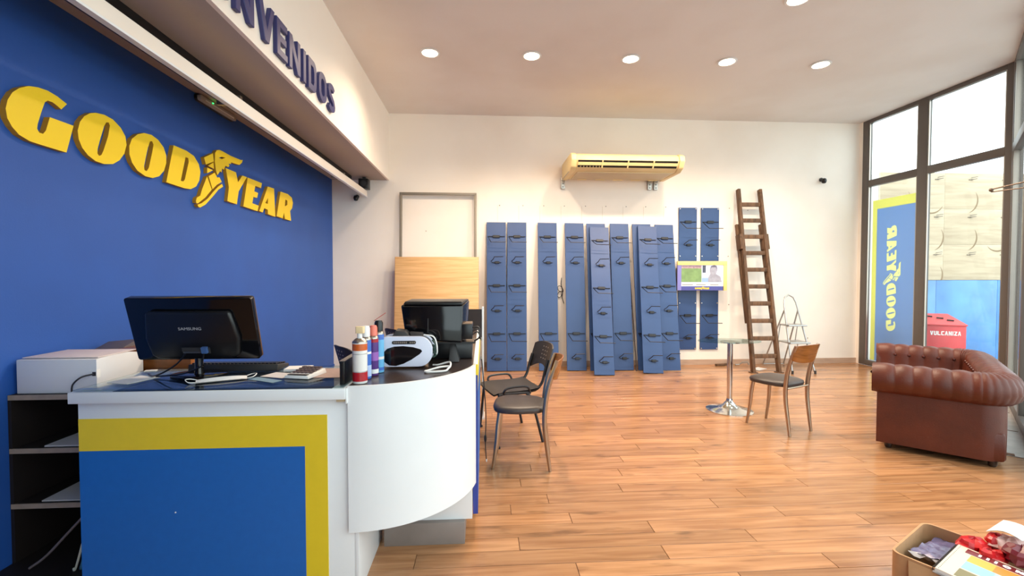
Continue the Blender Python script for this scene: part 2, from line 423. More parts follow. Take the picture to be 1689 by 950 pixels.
# ================================================================ THE SETTING
# floor: slab with single planks laid on it
M_GAP = mat('dark_floor_underlay', (96, 62, 38), 0.8)
floor = struct(MB().prism([[(XL, YR), (XE, YR), (CORNER.x, CORNER.y), (XR, YB), (XL, YB)]], XYZ, -0.08, -0.005).build('floor', M_GAP, None, smooth=False))
PW, PL, GAP = 0.12, 1.3, 0.0028
_full = MB().box(0, PL - GAP, 0, PW - GAP, -0.005, 0.0).mesh('plank', bevel=0.0012, seg=1)
_full.materials.append(M_PLANK)
def facade_x(y): return CORNER.x + (y - CORNER.y) / U.y * U.x if y < CORNER.y else XR
rnd = random.Random(11)
y = YB - PW
row = 0
last_off = 0.0
while y > 1.25:
    x_start = -0.85 if y < 2.75 else -0.25
    x_end = min(facade_x(y), 1.36 * y + 0.55)
    off = (last_off + rnd.uniform(0.35, 0.95)) % PL
    last_off = off
    x = x_start - off
    while x < x_end:
        if x + PL > facade_x(y):
            w = facade_x(y) - x
            if w > 0.05:
                me = MB().prism([[(0, 0), (w, 0), (facade_x(y + PW) - x, PW - GAP), (0, PW - GAP)]], XYZ, -0.005, 0.0).mesh('plank', bevel=0.0, smooth=False); me.materials.append(M_PLANK)
                o = link('plank', me, floor); o.location = (x, y, 0)
        else:
            o = link('plank', _full, floor); o.location = (x, y, 0)
        x += PL
    y -= PW
    row += 1
# plain laminate where the counter and the space behind the camera hide the boards
MB().box(XL, -0.86, 1.26, YB, -0.005, -0.001).build('plank_field', M_PLANK, floor, smooth=False)
MB().prism([[(XL, YR), (XE, YR), (facade_x(1.25), 1.25), (XL, 1.25)]], XYZ, -0.005, -0.001).build('plank_field', M_PLANK, floor, smooth=False)
MB().box(-0.86, -0.25, 2.75, YB, -0.0052, -0.0045).build('plank_field', M_PLANK, floor, smooth=False)

# grey stone strip along the diagonal glass front
M_STONE = mat('grey_stone_strip', (168, 162, 156), 0.35, noise=0.16, scale=9)
def fac(s, n, z=0.0):
    """point s metres from the corner along the diagonal front, n metres into the room"""
    p = CORNER - U * s - N2 * n
    return (p.x, p.y, z)
strip = struct(MB().hexa([fac(2.56, .46, 0.0), fac(2.56, 0, 0.0), fac(0.15, 0, 0.0), fac(0.15, .46, 0.0), fac(2.56, .46, .006), fac(2.56, 0, .006), fac(0.15, 0, .006), fac(0.15, .46, .006)]).build('trim_1', M_STONE, None, smooth=False))
for s in (0.9, 1.7):
    MB().bar(fac(s, .46, .007), fac(s, .02, .007), 0.012, 0.004).build('joint', M_GAP, strip)
MB().bar(fac(2.53, .46, .007), fac(2.53, .1, .007), 0.05, 0.006).build('joint', M_GAP, strip)

# walls and ceiling
wall_back = struct(box('wall_back', M_WALL, None, XL - 0.1, XR + 0.12, YB, YB + 0.12, -0.08, ZC + 0.1))
wall_left = struct(box('wall_left', M_BLUEWALL, None, XL - 0.12, XL, YR, YB, -0.08, ZC + 0.1))
wall_rear = struct(box('wall_rear', M_WALL, None, XL - 0.12, XE + 0.3, YR - 0.12, YR, -0.08, ZC + 0.1))
ceiling = struct(MB().prism([[(XL - .1, YR - .1), (XE + .2, YR - .1), (CORNER.x + .16, CORNER.y - .1), (XR + .16, YB + .1), (XL - .1, YB + .1)]], XYZ, ZC, ZC + 0.15).build('ceiling', M_CEIL, None, smooth=False))
ZS = 2.93
bulk = struct(link('ceiling_bulkhead', None))
box('fascia', M_WALL, bulk, -1.49, -1.46, YR, YB, ZS, ZC)
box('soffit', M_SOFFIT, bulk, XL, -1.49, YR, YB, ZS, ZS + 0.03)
base_b = struct(box('baseboard_back', wood('baseboard_wood', (176, 146, 124), (196, 166, 142), 0.5, rnd=0, knots=False), None, -0.0, XR, YB - 0.016, YB, 0, 0.085))
base_c = struct(box('baseboard_left', M_BLUEWALL, None, XL, XL + 0.012, 3.2, YB, 0, 0.08))
# old screw plugs left in the back wall
M_PLUG = mat('grey_screw_plug', (150, 140, 130), 0.6)
_plug = MB().lathe([(0.008, 0), (0.008, 0.006), (0.004, 0.009)], 8).mesh('screw'); _plug.materials.append(M_PLUG)
for px, pz in [(0.25, 2.56), (0.62, 2.56), (0.95, 2.56), (1.28, 2.56), (1.62, 2.56), (1.95, 2.56), (2.28, 2.56), (2.6, 2.56), (2.93, 2.56), (3.99, 2.55), (4.3, 2.52), (1.2, 1.1), (4.0, 0.98), (4.25, 0.98), (5.36, 0.42), (-0.9, 2.15), (0.9, 1.1), (3.98, 1.77)]:
    o = link('screw', _plug, wall_back); o.location = (px, YB, pz); o.rotation_euler = (math.radians(90), 0, 0)
# pale ghost outlines where boards used to hang: thin sealant lines
M_SEAL = mat('old_sealant_line', (214, 198, 178), 0.8)
_sl = MB().box(-0.002, 0.002, -0.0015, 0, 0, 0.26).mesh('sealant_line'); _sl.materials.append(M_SEAL)
for k in range(9):
    o = link('sealant_line', _sl, wall_back); o.location = (0.22 + k * 0.335, YB, 2.30)

# ---- window fronts
FD = 0.07
def pane(parent, pts):
    MB().hexa(pts).build('pane', M_GLASS, parent, smooth=False)
def rail1(parent, name, y0, y1, z0, z1): box(name, M_FRAME, parent, XR, XR + FD, y0, y1, z0, z1, 0.004)
w1 = struct(link('window_1', None))
for y0, y1 in ((6.965, 7.075), (5.995, 6.135), (4.90, 5.04)): rail1(w1, 'post', y0, y1, 0, ZC)
box('filler', M_WALL, w1, XR, XR + FD, 7.075, YB, 0, ZC)
for y0, y1 in ((6.135, 6.965), (5.04, 5.995)):
    rail1(w1, 'rail', y0, y1, 0, 0.09); rail1(w1, 'rail', y0, y1, 2.885, 2.99); rail1(w1, 'rail', y0, y1, 3.90, ZC)
    for z0, z1 in ((0.09, 2.885), (2.99, 3.90)):
        box('pane', M_GLASS, w1, XR + 0.03, XR + 0.036, y0 - .005, y1 + .005, z0 - .005, z1 + .005)
        # glazing beads
        box('glazing_bead', M_STEEL, w1, XR + 0.008, XR + 0.026, y1 - 0.016, y1, z0, z1)
        box('glazing_bead', M_STEEL, w1, XR + 0.008, XR + 0.026, y0, y0 + 0.016, z0, z1)
w2 = struct(link('window_2', None))
def bar2(name, s0, s1, z0, z1, n0=-FD, n1=0.0, m=None):
    MB().hexa([fac(s1, n1, z0), fac(s1, n0, z0), fac(s0, n0, z0), fac(s0, n1, z0), fac(s1, n1, z1), fac(s1, n0, z1), fac(s0, n0, z1), fac(s0, n1, z1)]).build(name, m or M_FRAME, w2, 0.004 if m is None else 0)
S2 = [0.07, 1.35, 2.6, 3.85, 5.1, 6.35, 7.6, 8.85, 10.1]
S2 = [s for s in S2 if s < GLAZED]
struct(MB().hexa([fac(_len2, 0, -.08), fac(_len2, -.12, -.08), fac(GLAZED, -.12, -.08), fac(GLAZED, 0, -.08), fac(_len2, 0, ZC), fac(_len2, -.12, ZC), fac(GLAZED, -.12, ZC), fac(GLAZED, 0, ZC)]).build('wall_right_blocker', M_WALL, None, smooth=False))  # unseen wall, put in to cut daylight reaching the desk front
for s in S2: bar2('post', s - .06, s + .06, 0, ZC)
for a, b in zip(S2[:-1], S2[1:]):
    for z0, z1 in ((0, .1), (2.885, 2.99), (3.90, ZC)): bar2('rail', a + .06, b - .06, z0, z1)
    for z0, z1 in ((.1, 2.885), (2.99, 3.90)): bar2('pane', a + .055, b - .055, z0 - .005, z1 + .005, -.036, -.03, M_GLASS)
bar2('trim_strip', 0.135, 0.20, 0, ZC, -0.045, -0.005, M_STEEL)

# ---- yard outside the side windows
M_CONC = mat('pale_concrete', (176, 172, 166), 0.85, noise=0.08, scale=3)
ground = struct(MB().prism([[(XR + .3, 12), (16, 12), (16, -9), (-4, -9), (-4, YR - .2), (XE + .2, YR - .2), (CORNER.x + .12, CORNER.y - .1), (XR + .1, YB + .2), (XR + .1, 12)]], XYZ, -0.16, -0.06).build('floor_yard', M_CONC, None, smooth=False))
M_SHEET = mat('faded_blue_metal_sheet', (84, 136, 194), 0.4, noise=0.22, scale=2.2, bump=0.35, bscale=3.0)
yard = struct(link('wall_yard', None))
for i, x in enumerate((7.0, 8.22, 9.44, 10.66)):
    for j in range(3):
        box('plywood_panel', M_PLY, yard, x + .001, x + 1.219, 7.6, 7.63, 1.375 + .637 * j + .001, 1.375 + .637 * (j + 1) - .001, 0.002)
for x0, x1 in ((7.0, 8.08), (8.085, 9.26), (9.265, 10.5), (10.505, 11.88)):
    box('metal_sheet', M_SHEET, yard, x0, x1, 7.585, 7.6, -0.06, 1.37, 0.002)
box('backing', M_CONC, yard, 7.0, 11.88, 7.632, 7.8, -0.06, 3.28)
# tyre pegs screwed to the plywood and scuff rings left by the tyres
M_SCUFF = mat('rubber_scuff', (140, 118, 92), 0.9)
peg = MB().bar((0, 0, .05), (0, 0, -.06), .014, .012).bar((0, -.005, .035), (.07, -.05, .045), .01, .01).bar((0, -.005, 0), (.06, -.05, .01), .01, .01).bar((-.04, 0, .0), (.03, 0, .0), .008, .012).mesh('tyre_peg')
peg.materials.append(mat('galvanised_peg', (120, 110, 100), 0.5, 0.6))
def scuff(a0, a1):
    P = [(0.27 * math.cos(math.radians(a)), 0, 0.27 * math.sin(math.radians(a))) for a in range(a0, a1, 8)]
    me = MB().tube(P, [0.003 + 0.014 * math.sin(math.pi * i / (len(P) - 1)) for i in range(len(P))], 5).mesh('scuff_mark'); me.materials.append(M_SCUFF); return me
_sc1 = scuff(-70, 40); _sc2 = scuff(-140, -20)
for i, x in enumerate((7.43, 8.07, 8.71, 9.35, 9.99, 10.63)):
    for j, z in enumerate((3.17, 2.50, 1.83)):
        o = link('tyre_peg', peg, yard); o.location = (x, 7.594, z)
        o = link('scuff_mark', (_sc1, _sc2, _sc1)[(i + j) % 3], yard); o.location = (x - 0.1, 7.6, z - 0.36); o.scale = (0.9, 0.3, 0.9)
# ================================================================ SIGNS
sign = thing('raised_letter_sign', 'long yellow raised-letter sign with a winged foot emblem on the blue wall', 'sign', (XL, 4.0, 2.1))
for k, rings in LETTERS.items():
    nm = 'letter' if k in ('G', 'O', 'O2', 'D', 'Y', 'E', 'A', 'R') else 'emblem_piece'
    mb = MB().prism([[(a - 4.0, b - 2.1) for a, b in r] for r in rings], YZX, 0.0, 0.03)
    o = mb.build(nm, M_SIGNY, sign, smooth=False)
    o.data.materials.append(M_SIGNEDGE)
    for p in o.data.polygons:
        if abs(p.normal.x) < 0.5: p.material_index = 1
sign2 = thing('welcome_letter_sign', 'dark blue raised capitals spelling BIENVENIDOS on the cream bulkhead', 'sign', (-1.46, 3.5, 3.0))
for ch, y0, y1 in (('B', 2.10, 2.28), ('I', 2.34, 2.39), ('E', 2.50, 2.68), ('N', 2.75, 2.965), ('V', 3.02, 3.245), ('E', 3.275, 3.445), ('N', 3.475, 3.68), ('I', 3.735, 3.79), ('D', 3.84, 4.02), ('O', 4.075, 4.27), ('S', 4.315, 4.505)):
    mb = MB()
    for rings in stroke_letter(ch, y1 - y0, 0.26, 0.055):
        mb.prism([[(a + y0 - 3.5, b) for a, b in r] for r in rings], YZX, 0.0, 0.03)
    mb.build('letter', M_NAVY, sign2, bevel=0.004, seg=1, smooth=False)

# blind pelmet, rail and bracket under the bulkhead
pel = thing('blind_pelmet', 'long white pelmet board hanging under the taupe soffit along the blue wall', 'pelmet', (-1.77, 3.0, 2.657))
box('board', M_WALL, pel, -0.03, 0.0, YR - 3.0 + .05, 4.03, 0.0, 0.085, 0.003)
box('lip', M_WHITE, pel, -0.034, 0.004, YR - 3.0 + .05, 4.03, -0.012, 0.0)
box('rail', M_BLACK, pel, -0.26, -0.18, YR - 3.0 + .05, 3.85, 0.13, 0.272)
box('rail_edge', M_DKGREY, pel, -0.18, -0.165, YR - 3.0 + .05, 3.85, 0.115, 0.16)
for yy in (-4.5, -2.0, 0.5, 3.0): box('hanger', M_STEEL, pel, -0.2, -0.03, yy, yy + .03, 0.06, 0.13)
bk = thing('loudspeaker', 'small black box speaker at the far end of the white pelmet', 'speaker', (-1.79, 6.945, 2.75))
box('body', M_BLACK, bk, -0.07, 0.07, -0.07, 0.07, 0.0, 0.15, 0.008)
box('bracket', M_DKGREY, bk, -0.02, 0.02, -0.02, 0.02, 0.15, 0.18)
cn = MB().lathe([(0.045, 0), (0.045, .004), (0.03, .006)], 16).build('cone', M_DKGREY, bk); cn.location = (0.0, -0.071, .08)
cn.rotation_euler = (math.radians(90), 0, 0)

# emergency light
em = thing('emergency_light', 'clear plastic emergency light with a green LED at the top of the blue wall', 'lamp', (XL, 4.10, 2.85))
MB().prism([rrect(-0.27, 0.27, 0.02, 0.075, 0.02)], YZX, 0.0, 0.02).build('base', M_DKGREY, em)
MB().prism([rrect(-0.262, 0.262, 0.025, 0.07, 0.015)], YZX, 0.02, 0.048).build('diffuser', mat('frosted_clear_plastic', (190, 190, 186), 0.2), em, bevel=0.008)
MB().box(0.048, 0.052, -0.2, 0.22, 0.038, 0.048).build('tube', M_WHITE, em)
MB().lathe([(0.006, 0), (0.006, .004)], 10).build('status_led', mat('green_led', (60, 220, 90), 0.4, emit=(40, 255, 90), estr=6.0), em).location = (0.05, -0.10, 0.054)

# ceiling downlights
M_LAMP = mat('warm_lamp_disc', (255, 244, 225), 0.5, emit=(255, 222, 178), estr=28.0)
dl0 = thing('downlight', 'x', 'ceiling light', (0, 0, 0))
MB().lathe([(0.085, 0.0), (0.105, -0.002), (0.112, -0.008), (0.088, -0.014), (0.085, -0.004)], 28, cap=False).build('trim_ring', M_WHITE, dl0)
MB().lathe([(0.0, -0.004), (0.086, -0.004)], 28, cap=False).build('lamp_disc', M_LAMP, dl0)
_dl_lab = {(0, 0): 'leftmost of the five glowing round ceiling downlights in the far row', (0, 1): 'second from left of the five ceiling downlights in the far row', (0, 2): 'middle one of the five ceiling downlights in the far row', (0, 3): 'fourth from left of the five ceiling downlights in the far row', (0, 4): 'rightmost of the five ceiling downlights in the far row',
           (1, 1): 'ceiling downlight of the nearer row, above the air conditioner and out past the top edge', (1, 3): 'ceiling downlight of the nearer row cut by the top edge at right'}
first = True
for r, yy in enumerate((5.18, 3.98)):
    for c in (range(5) if r == 0 else (1, 3)):
        o = dl0 if first else copy_tree(dl0); first = False
        o.location = (-0.60 + 1.148 * c, yy, ZC)
        tag(o, _dl_lab[(r, c)], 'ceiling light', 'round ceiling downlights')
        l = bpy.data.lights.new('downlight_bulb', 'SPOT'); l.energy = DOWNLIGHT_W; l.color = (1.0, 0.81, 0.62)
        l.shadow_soft_size = 0.07; l.spot_size = math.radians(150); l.spot_blend = 0.6
        b = link('downlight_bulb', l, o); b.location = (0, 0, -0.03)
        o['label'] = _dl_lab[(r, c)]

# ================================================================ AIR CONDITIONER
ac = thing('air_conditioner', 'yellowed cream wall-hung air conditioner above the blue boards', 'air conditioner', (2.05, 7.1, 2.955))
# profile in y (0 = wall side, negative to the room) and z
prof = [(-0.03, 0.02), (-0.10, 0.0), (-0.62, 0.0), (-0.72, 0.04), (-0.78, 0.13), (-0.76, 0.20), (-0.70, 0.235), (-0.03, 0.235)]
FLIP = lambda a, b, t: (t, a, b)
MB().prism([prof], FLIP, -0.74, 0.74).build('body', M_CREAMPL, ac, bevel=0.006)
for sx in (-1, 1):
    cap = [(a, b) for a, b in [(-0.02, -0.005), (-0.64, -0.008), (-0.74, 0.035), (-0.80, 0.13), (-0.78, 0.21), (-0.70, 0.245), (-0.02, 0.245)]]
    MB().prism([cap], FLIP, *( (0.74, 0.82) if sx > 0 else (-0.82, -0.74))).build('end_cap', M_CREAMPL, ac, bevel=0.015)
MB().box(-0.70, 0.70, -0.62, -0.12, -0.012, 0.0).build('intake_panel', M_CREAMDK, ac, bevel=0.004)
for k in range(5):
    box('panel_clip', M_CREAMPL, ac, -0.6 + k * .28, -0.46 + k * .28, -0.17, -0.13, -0.018, -0.012)
def _on_front(t):   # along the slanted front face, t 0..1 from bottom to top
    return (-0.722 - 0.06 * t, 0.04 + 0.09 * t)
def front_strip(name, t0, t1, m, out, x0=-0.72, x1=0.72):
    a = _on_front(t0); b = _on_front(t1); nx, nz = -0.83, -0.55
    nx, nz = -(b[1]-a[1]), (b[0]-a[0]); l = math.hypot(nx, nz); nx, nz = nx/l, nz/l
    ring = [(a[0], a[1]), (b[0], b[1]), (b[0] + nx*out, b[1] + nz*out), (a[0] + nx*out, a[1] + nz*out)]
    return MB().prism([ring], FLIP, x0, x1).build(name, m, ac)
front_strip('air_slot', 0.0, 0.98, M_BLACK, 0.002)
front_strip('louvre', 0.32, 0.70, M_CREAMPL, 0.012)
for k in range(3): front_strip('louvre_pin', 0.0, 0.98, M_CREAMPL, 0.018, -0.37 + .37 * k - .008, -0.37 + .37 * k + .008)
for k in range(7): front_strip('vane', 0.02, 0.2, M_CREAMDK, 0.006, -0.68 + .045 * k, -0.672 + .045 * k)
box('badge', M_PAPER, ac, 0.30, 0.37, -0.712, -0.70, 0.205, 0.228); box('badge', M_PAPER, ac, 0.375, 0.44, -0.712, -0.70, 0.205, 0.228)
for x in (-0.80, 0.60, 0.70):
    br = box('wall_bracket', M_STEEL, ac, x - .03, x + .03, -0.0, 0.035, -0.13, 0.06, 0.002)
    for zz in (-0.10, -0.05): MB().box(x - .008, x + .008, -0.006, 0.0, zz - .008, zz + .008).build('bolt', M_DKGREY, br)
    box('support_arm', M_STEEL, ac, x - .02, x + .02, -0.6, 0.0, -0.0, 0.012)

# ================================================================ DISPLAY BOARDS
BW, BH, BT = 0.30, 2.30, 0.018
_board = MB().box(-BW/2, BW/2, -BT, 0, 0, BH).mesh('panel', bevel=0.002, seg=1); _board.materials.append(M_BOARD)
_hook_big = MB().tube([(0.13, -0.012, 0), (-0.13, -0.012, 0), (-0.11, -0.07, -0.055), (-0.085, -0.14, -0.115), (0.14, -0.15, -0.117)], 0.006, 6).mesh('hook'); _hook_big.materials.append(M_WIRE)
_plate_big = MB().box(-0.055, 0.055, -0.022, 0, -0.02, 0.02).mesh('hook_plate', bevel=0.004, seg=1); _plate_big.materials.append(M_WIRE)
_hook_small = MB().tube([(0.075, -0.012, 0), (-0.06, -0.012, 0), (-0.085, -0.05, 0.012), (-0.05, -0.07, 0.04), (-0.035, -0.12, 0.068), (0.10, -0.13, 0.07)], 0.006, 6).mesh('hook'); _hook_small.materials.append(M_WIRE)
_plate_small = MB().box(-0.035, 0.035, -0.022, 0, -0.018, 0.018).mesh('hook_plate', bevel=0.004, seg=1); _plate_small.materials.append(M_WIRE)
_scr = MB().lathe([(0.011, 0), (0.011, .004), (0.006, .008)], 10).mesh('screw_cap'); _scr.materials.append(M_CHROME)
def board(label, bottom, top, hooks, mounted=False):
    """bottom/top: centre of the back face at the foot and at the head, world"""
    b = Vector(bottom); t = Vector(top); d = (t - b).normalized()
    t_obj = thing('display_board', label, 'display board', b, group='blue display boards with wire hooks')
    xax = Vector((1, 0, 0)); xax = (xax - d * xax.dot(d)).normalized(); yax = d.cross(xax)
    t_obj.rotation_euler = Matrix((xax, yax, d)).transposed().to_euler()
    link('panel', _board, t_obj)
    for z, kind in hooks:
        h = link('hook', _hook_big if kind else _hook_small, t_obj); h.location = (0.0, -BT, z)
        p = link('hook_plate', _plate_big if kind else _plate_small, h); p.location = (0.0 if kind else 0.01, 0, 0)
    if mounted:
        for sx in (-1, 1):
            for z in (0.02, 0.76, 1.52, 2.28):
                o = link('screw_cap', _scr, t_obj); o.location = (sx * 0.13, -BT, z); o.rotation_euler = (math.radians(90), 0, 0)
    return t_obj
H6 = [(2.07, 1), (1.66, 0), (1.30, 1), (0.91, 0), (0.56, 1), (0.18, 0)]
board('leftmost leaning blue display board, next to the light wood panel', (0.195, 6.80, 0.01), (0.195, 7.115, 2.29), H6)
board('second blue display board from the left of the leaning row', (0.50, 6.80, 0.01), (0.52, 7.115, 2.29), H6)
board('blue display board standing alone behind the black chair back', (0.985, 6.78, 0.01), (1.0, 7.115, 2.29), [(2.07, 1), (1.66, 0), (0.56, 1), (0.18, 0)])
board('blue display board just right of the black cable coil', (1.41, 6.76, 0.01), (1.43, 7.115, 2.28), [(2.07, 1), (1.66, 0), (0.56, 1), (0.18, 0)])
board('blue display board mostly hidden behind the forward-leaning left one', (1.76, 6.72, 0.01), (1.775, 7.115, 2.28), [(0.56, 1), (0.18, 0)])
board('forward-leaning blue display board left of two stacked ones, foot furthest out', (1.745, 6.42, 0.01), (1.82, 7.072, 2.22), H6)
board('blue display board left of the thin dark stick on the wall', (2.135, 6.74, 0.01), (2.155, 7.115, 2.27), [(2.07, 1), (1.66, 0), (0.56, 1), (0.18, 0)])
board('blue display board edge-hidden behind the forward board near the screen', (2.50, 6.72, 0.01), (2.515, 7.115, 2.27), [(0.56, 1), (0.18, 0)])
board('forward-leaning tilted blue display board closest to the screen', (2.50, 6.50, 0.01), (2.595, 7.072, 2.24), H6)
board('rightmost leaning blue display board, partly under a tilted one', (2.845, 6.68, 0.01), (2.885, 7.115, 2.26), H6)
HM = [(2.07, 1), (1.70, 0), (0.56, 1), (0.19, 0)]
board('left wall-mounted blue board behind the framed screen', (3.30, 7.135, 0.25), (3.29, 7.135, 2.55), HM, True)
board('right wall-mounted blue board behind the framed screen, nearest the ladder', (3.665, 7.135, 0.25), (3.66, 7.135, 2.55), HM, True)

# framed screen in front of the mounted boards
tv = thing('framed_screen', 'small wall screen with a yellow and violet frame showing a green field', 'screen', (3.455, 6.99, 1.22), math.radians(-6))
box('casing', M_DKGREY, tv, -0.36, 0.36, -0.03, 0.05, 0.02, 0.44, 0.004)
M_VIOLET = mat('violet_blue_frame', (128, 124, 190), 0.45)
box('frame_left', M_VIOLET, tv, -0.385, -0.325, -0.05, -0.02, 0.0, 0.40)
box('frame_bottom', mat('deep_violet_frame', (74, 76, 150), 0.45), tv, -0.325, 0.325, -0.05, -0.02, 0.0, 0.065)
M_TVY = mat('pale_yellow_frame', (240, 214, 130), 0.45)
box('frame_top', M_TVY, tv, -0.385, 0.385, -0.055, 0.0, 0.40, 0.462, 0.003)
box('frame_right', M_TVY, tv, 0.335, 0.385, -0.055, 0.03, 0.0, 0.40, 0.003)
scr = box('screen', mat('screen_glow', (200, 206, 220), 0.3, emit=(196, 204, 224), estr=0.5), tv, -0.325, 0.335, -0.036, -0.03, 0.065, 0.40)
M_FIELD = mat('screen_green_field', (112, 138, 84), 0.4, noise=0.2, scale=14, emit=(100, 130, 76), estr=0.25)
box('screen_field', M_FIELD, scr, -0.32, -0.005, -0.038, -0.036, 0.13, 0.35)
box('screen_crowd', mat('screen_stands', (170, 140, 150), 0.4, noise=0.35, scale=40), scr, -0.32, -0.005, -0.038, -0.036, 0.35, 0.395)
box('screen_tree', mat('screen_dark_tree', (72, 78, 96), 0.5), scr, 0.01, 0.06, -0.039, -0.036, 0.28, 0.395)
box('screen_grass', mat('screen_blue_patch', (146, 176, 220), 0.5), scr, 0.0, 0.10, -0.0385, -0.036, 0.13, 0.20)
MB().prism([[(0.10, .13), (0.10, .21), (.13, .26), (.12, .33), (.14, .38), (.19, .40), (.23, .38), (.24, .32), (.22, .26), (.29, .22), (.31, .13)]], XZY, -0.0385, -0.036).build('screen_figure', mat('screen_grey_figure', (158, 158, 172), 0.5, noise=0.15, scale=20), scr, smooth=False)
MB().prism([[(.125, .33), (.14, .385), (.19, .40), (.23, .385), (.242, .33), (.215, .365), (.15, .365)]], XZY, -0.0395, -0.0385).build('screen_cap', mat('screen_dark_cap', (112, 108, 128), 0.5), scr, smooth=False)
box('screen_ticker', M_PAPER, scr, -0.325, 0.33, -0.0385, -0.036, 0.068, 0.125)
for k in range(3): box('ticker_text', M_DKGREY, scr, -0.31 + k * .22, -0.14 + k * .2, -0.0392, -0.0385, 0.083, 0.092)
lg = MB()
for k, rings in LETTERS.items():
    lg.prism([[((a - 4.0) * 0.068, (b - 2.1) * 0.09 + 0.018) for a, b in r] for r in rings], XZY, -0.053, -0.05)
lg.build('frame_logo', M_SIGNY, tv, smooth=False)

# window decal (seen from behind: mirrored, reading upwards)
dec = thing('window_decal', 'blue and yellow vinyl decal with mirrored vertical lettering on the side window pane', 'decal', (XR + 0.036, 6.55, 0.1))
V_BLUE = vinyl('translucent_blue_vinyl', (162, 188, 222), 0.65); V_YEL = vinyl('translucent_yellow_vinyl', (238, 234, 160), 0.65); V_TXT = vinyl('translucent_pale_yellow_vinyl', (246, 246, 196), 0.65)
box('yellow_border', V_YEL, dec, 0.0005, 0.002, 0.265, 0.345, 0.0, 2.55)
box('yellow_border', V_YEL, dec, 0.0005, 0.002, -0.41, 0.265, 2.41, 2.55)
K = 1.62 / 3.28
DC = lambda r: [(0.085 - (b - 2.1) * K * 1.1, 0.50 + (a - 2.346) * K) for a, b in r]
holes = [DC(rings[0]) for rings in LETTERS.values()]
MB().prism([[(-0.41, 0.0), (0.265, 0.0), (0.265, 2.41), (-0.41, 2.41)]] + holes, YZX, 0.0005, 0.002).build('blue_field', V_BLUE, dec, smooth=False)
for k, rings in LETTERS.items():
    nm = 'letter' if k in ('G', 'O', 'O2', 'D', 'Y', 'E', 'A', 'R') else 'emblem_piece'
    lt = MB().prism([DC(r) for r in rings], YZX, 0.0005, 0.002).build(nm, V_TXT, dec, smooth=False)
    for r in rings[1:]: MB().prism([DC(r)], YZX, 0.0005, 0.002).build('counter', V_BLUE, lt, smooth=False)

# metal frame and wood panel leaning on the back wall
M_FRAMEG = mat('grey_galvanised_frame', (132, 124, 112), 0.5, 0.3)
mf = thing('metal_frame', 'thin grey metal frame leaning on the wall behind the light wood panel', 'frame', (-0.70, 6.93, 0), rot=(math.radians(-3.3), 0, 0))
for sx in (-1, 1): box('side_bar', M_FRAMEG, mf, sx * .57 - .02, sx * .57 + .02, -0.03, 0.0, 0.0, 2.72, 0.003)
box('top_bar', M_FRAMEG, mf, -0.59, 0.59, -0.03, 0.0, 2.70, 2.74, 0.003)
box('bottom_bar', M_FRAMEG, mf, -0.59, 0.59, -0.03, 0.0, 0.0, 0.04, 0.003)
wp = thing('wood_panel', 'light oak veneer panel leaning against the cream wall', 'panel', (-0.71, 6.80, 0), rot=(math.radians(-5.5), 0, 0))
box('sheet', M_LIGHTWOOD, wp, -0.632, 0.632, -0.02, 0.0, 0.0, 1.745, 0.002)
box('edge_band', M_CHAIRWOOD, wp, -0.634, -0.632, -0.02, 0.0, 0.0, 1.745); box('edge_band', M_CHAIRWOOD, wp, 0.632, 0.634, -0.02, 0.0, 0.0, 1.745)

# cable coil and stick by the boards
cc = MB()
pts = []
for i in range(60):
    a = i / 59 * math.pi * 6
    pts.append((0.045 * math.cos(a) * (1 if i % 20 < 14 else .7), -0.012 - 0.006 * math.sin(a * .5), 0.06 * math.sin(a * .5) + 0.045 * math.sin(a)))
cc.tube([(0.02, -.01, .22), (.01, -.012, .12)] + pts + [(.03, -.01, -.1), (.06, -.008, -.19)], 0.005, 5)
o = cc.build('cable_coil', M_BLACK); o.location = (1.215, 7.125, 1.2); tag(o, 'small coil of black cable hanging on the wall between two blue boards', 'cable')
st = thing('thin_pole', 'thin dark pole leaning on the wall between blue boards', 'pole', (2.32, 6.70, 0))
MB().tube([(0, 0, 0.0), (0.012, 0.20, 0.72), (0.02, 0.41, 1.44)], 0.009, 8).build('shaft', mat('dark_bronze_pole', (60, 46, 40), 0.5), st)
MB().tube([(0.016, .325, 0.92), (0.0165, .338, .965)], 0.018, 8).build('coupling', M_STEEL, st)
MB().tube([(-0.05, .33, 1.22), (-0.01, .29, 1.05), (0.012, .29, .96)], 0.004, 6).build('cord', M_BLACK, st)

# cameras
def cctv(loc, label, s):
    t = thing('security_camera', label, 'camera', loc)
    MB().lathe([(0.035*s, 0), (0.035*s, 0.02*s), (0.02*s, 0.03*s)], 14).build('mount', M_DKGREY, t).rotation_euler = (math.radians(90), 0, 0)
    MB().tube([(0, -0.02*s, 0), (0, -0.06*s, -0.02*s)], 0.012*s, 8).build('arm', M_BLACK, t)
    MB().lathe([(0.0, -0.05*s), (0.03*s, -0.04*s), (0.042*s, -0.01*s), (0.042*s, 0.01*s), (0.03*s, 0.04*s), (0.0, 0.05*s)], 16, c=(0, -0.08*s, -0.035*s), cap=False).build('head', M_BLACK, t)
    ln = MB().lathe([(0.016*s, 0), (0.016*s, 0.012*s)], 12).build('lens', M_GLOSSBLACK, t)
    ln.location = (-0.01*s, -0.125*s, -0.04*s)
    ln.rotation_euler = (math.radians(80), 0, 0)
cctv((5.54, YB, 3.03), 'small black security camera high on the wall right of the ladder', 0.9)
cctv((-1.95, YB, 2.67), 'tiny dark security camera on the wall beneath the bulkhead', 0.9)
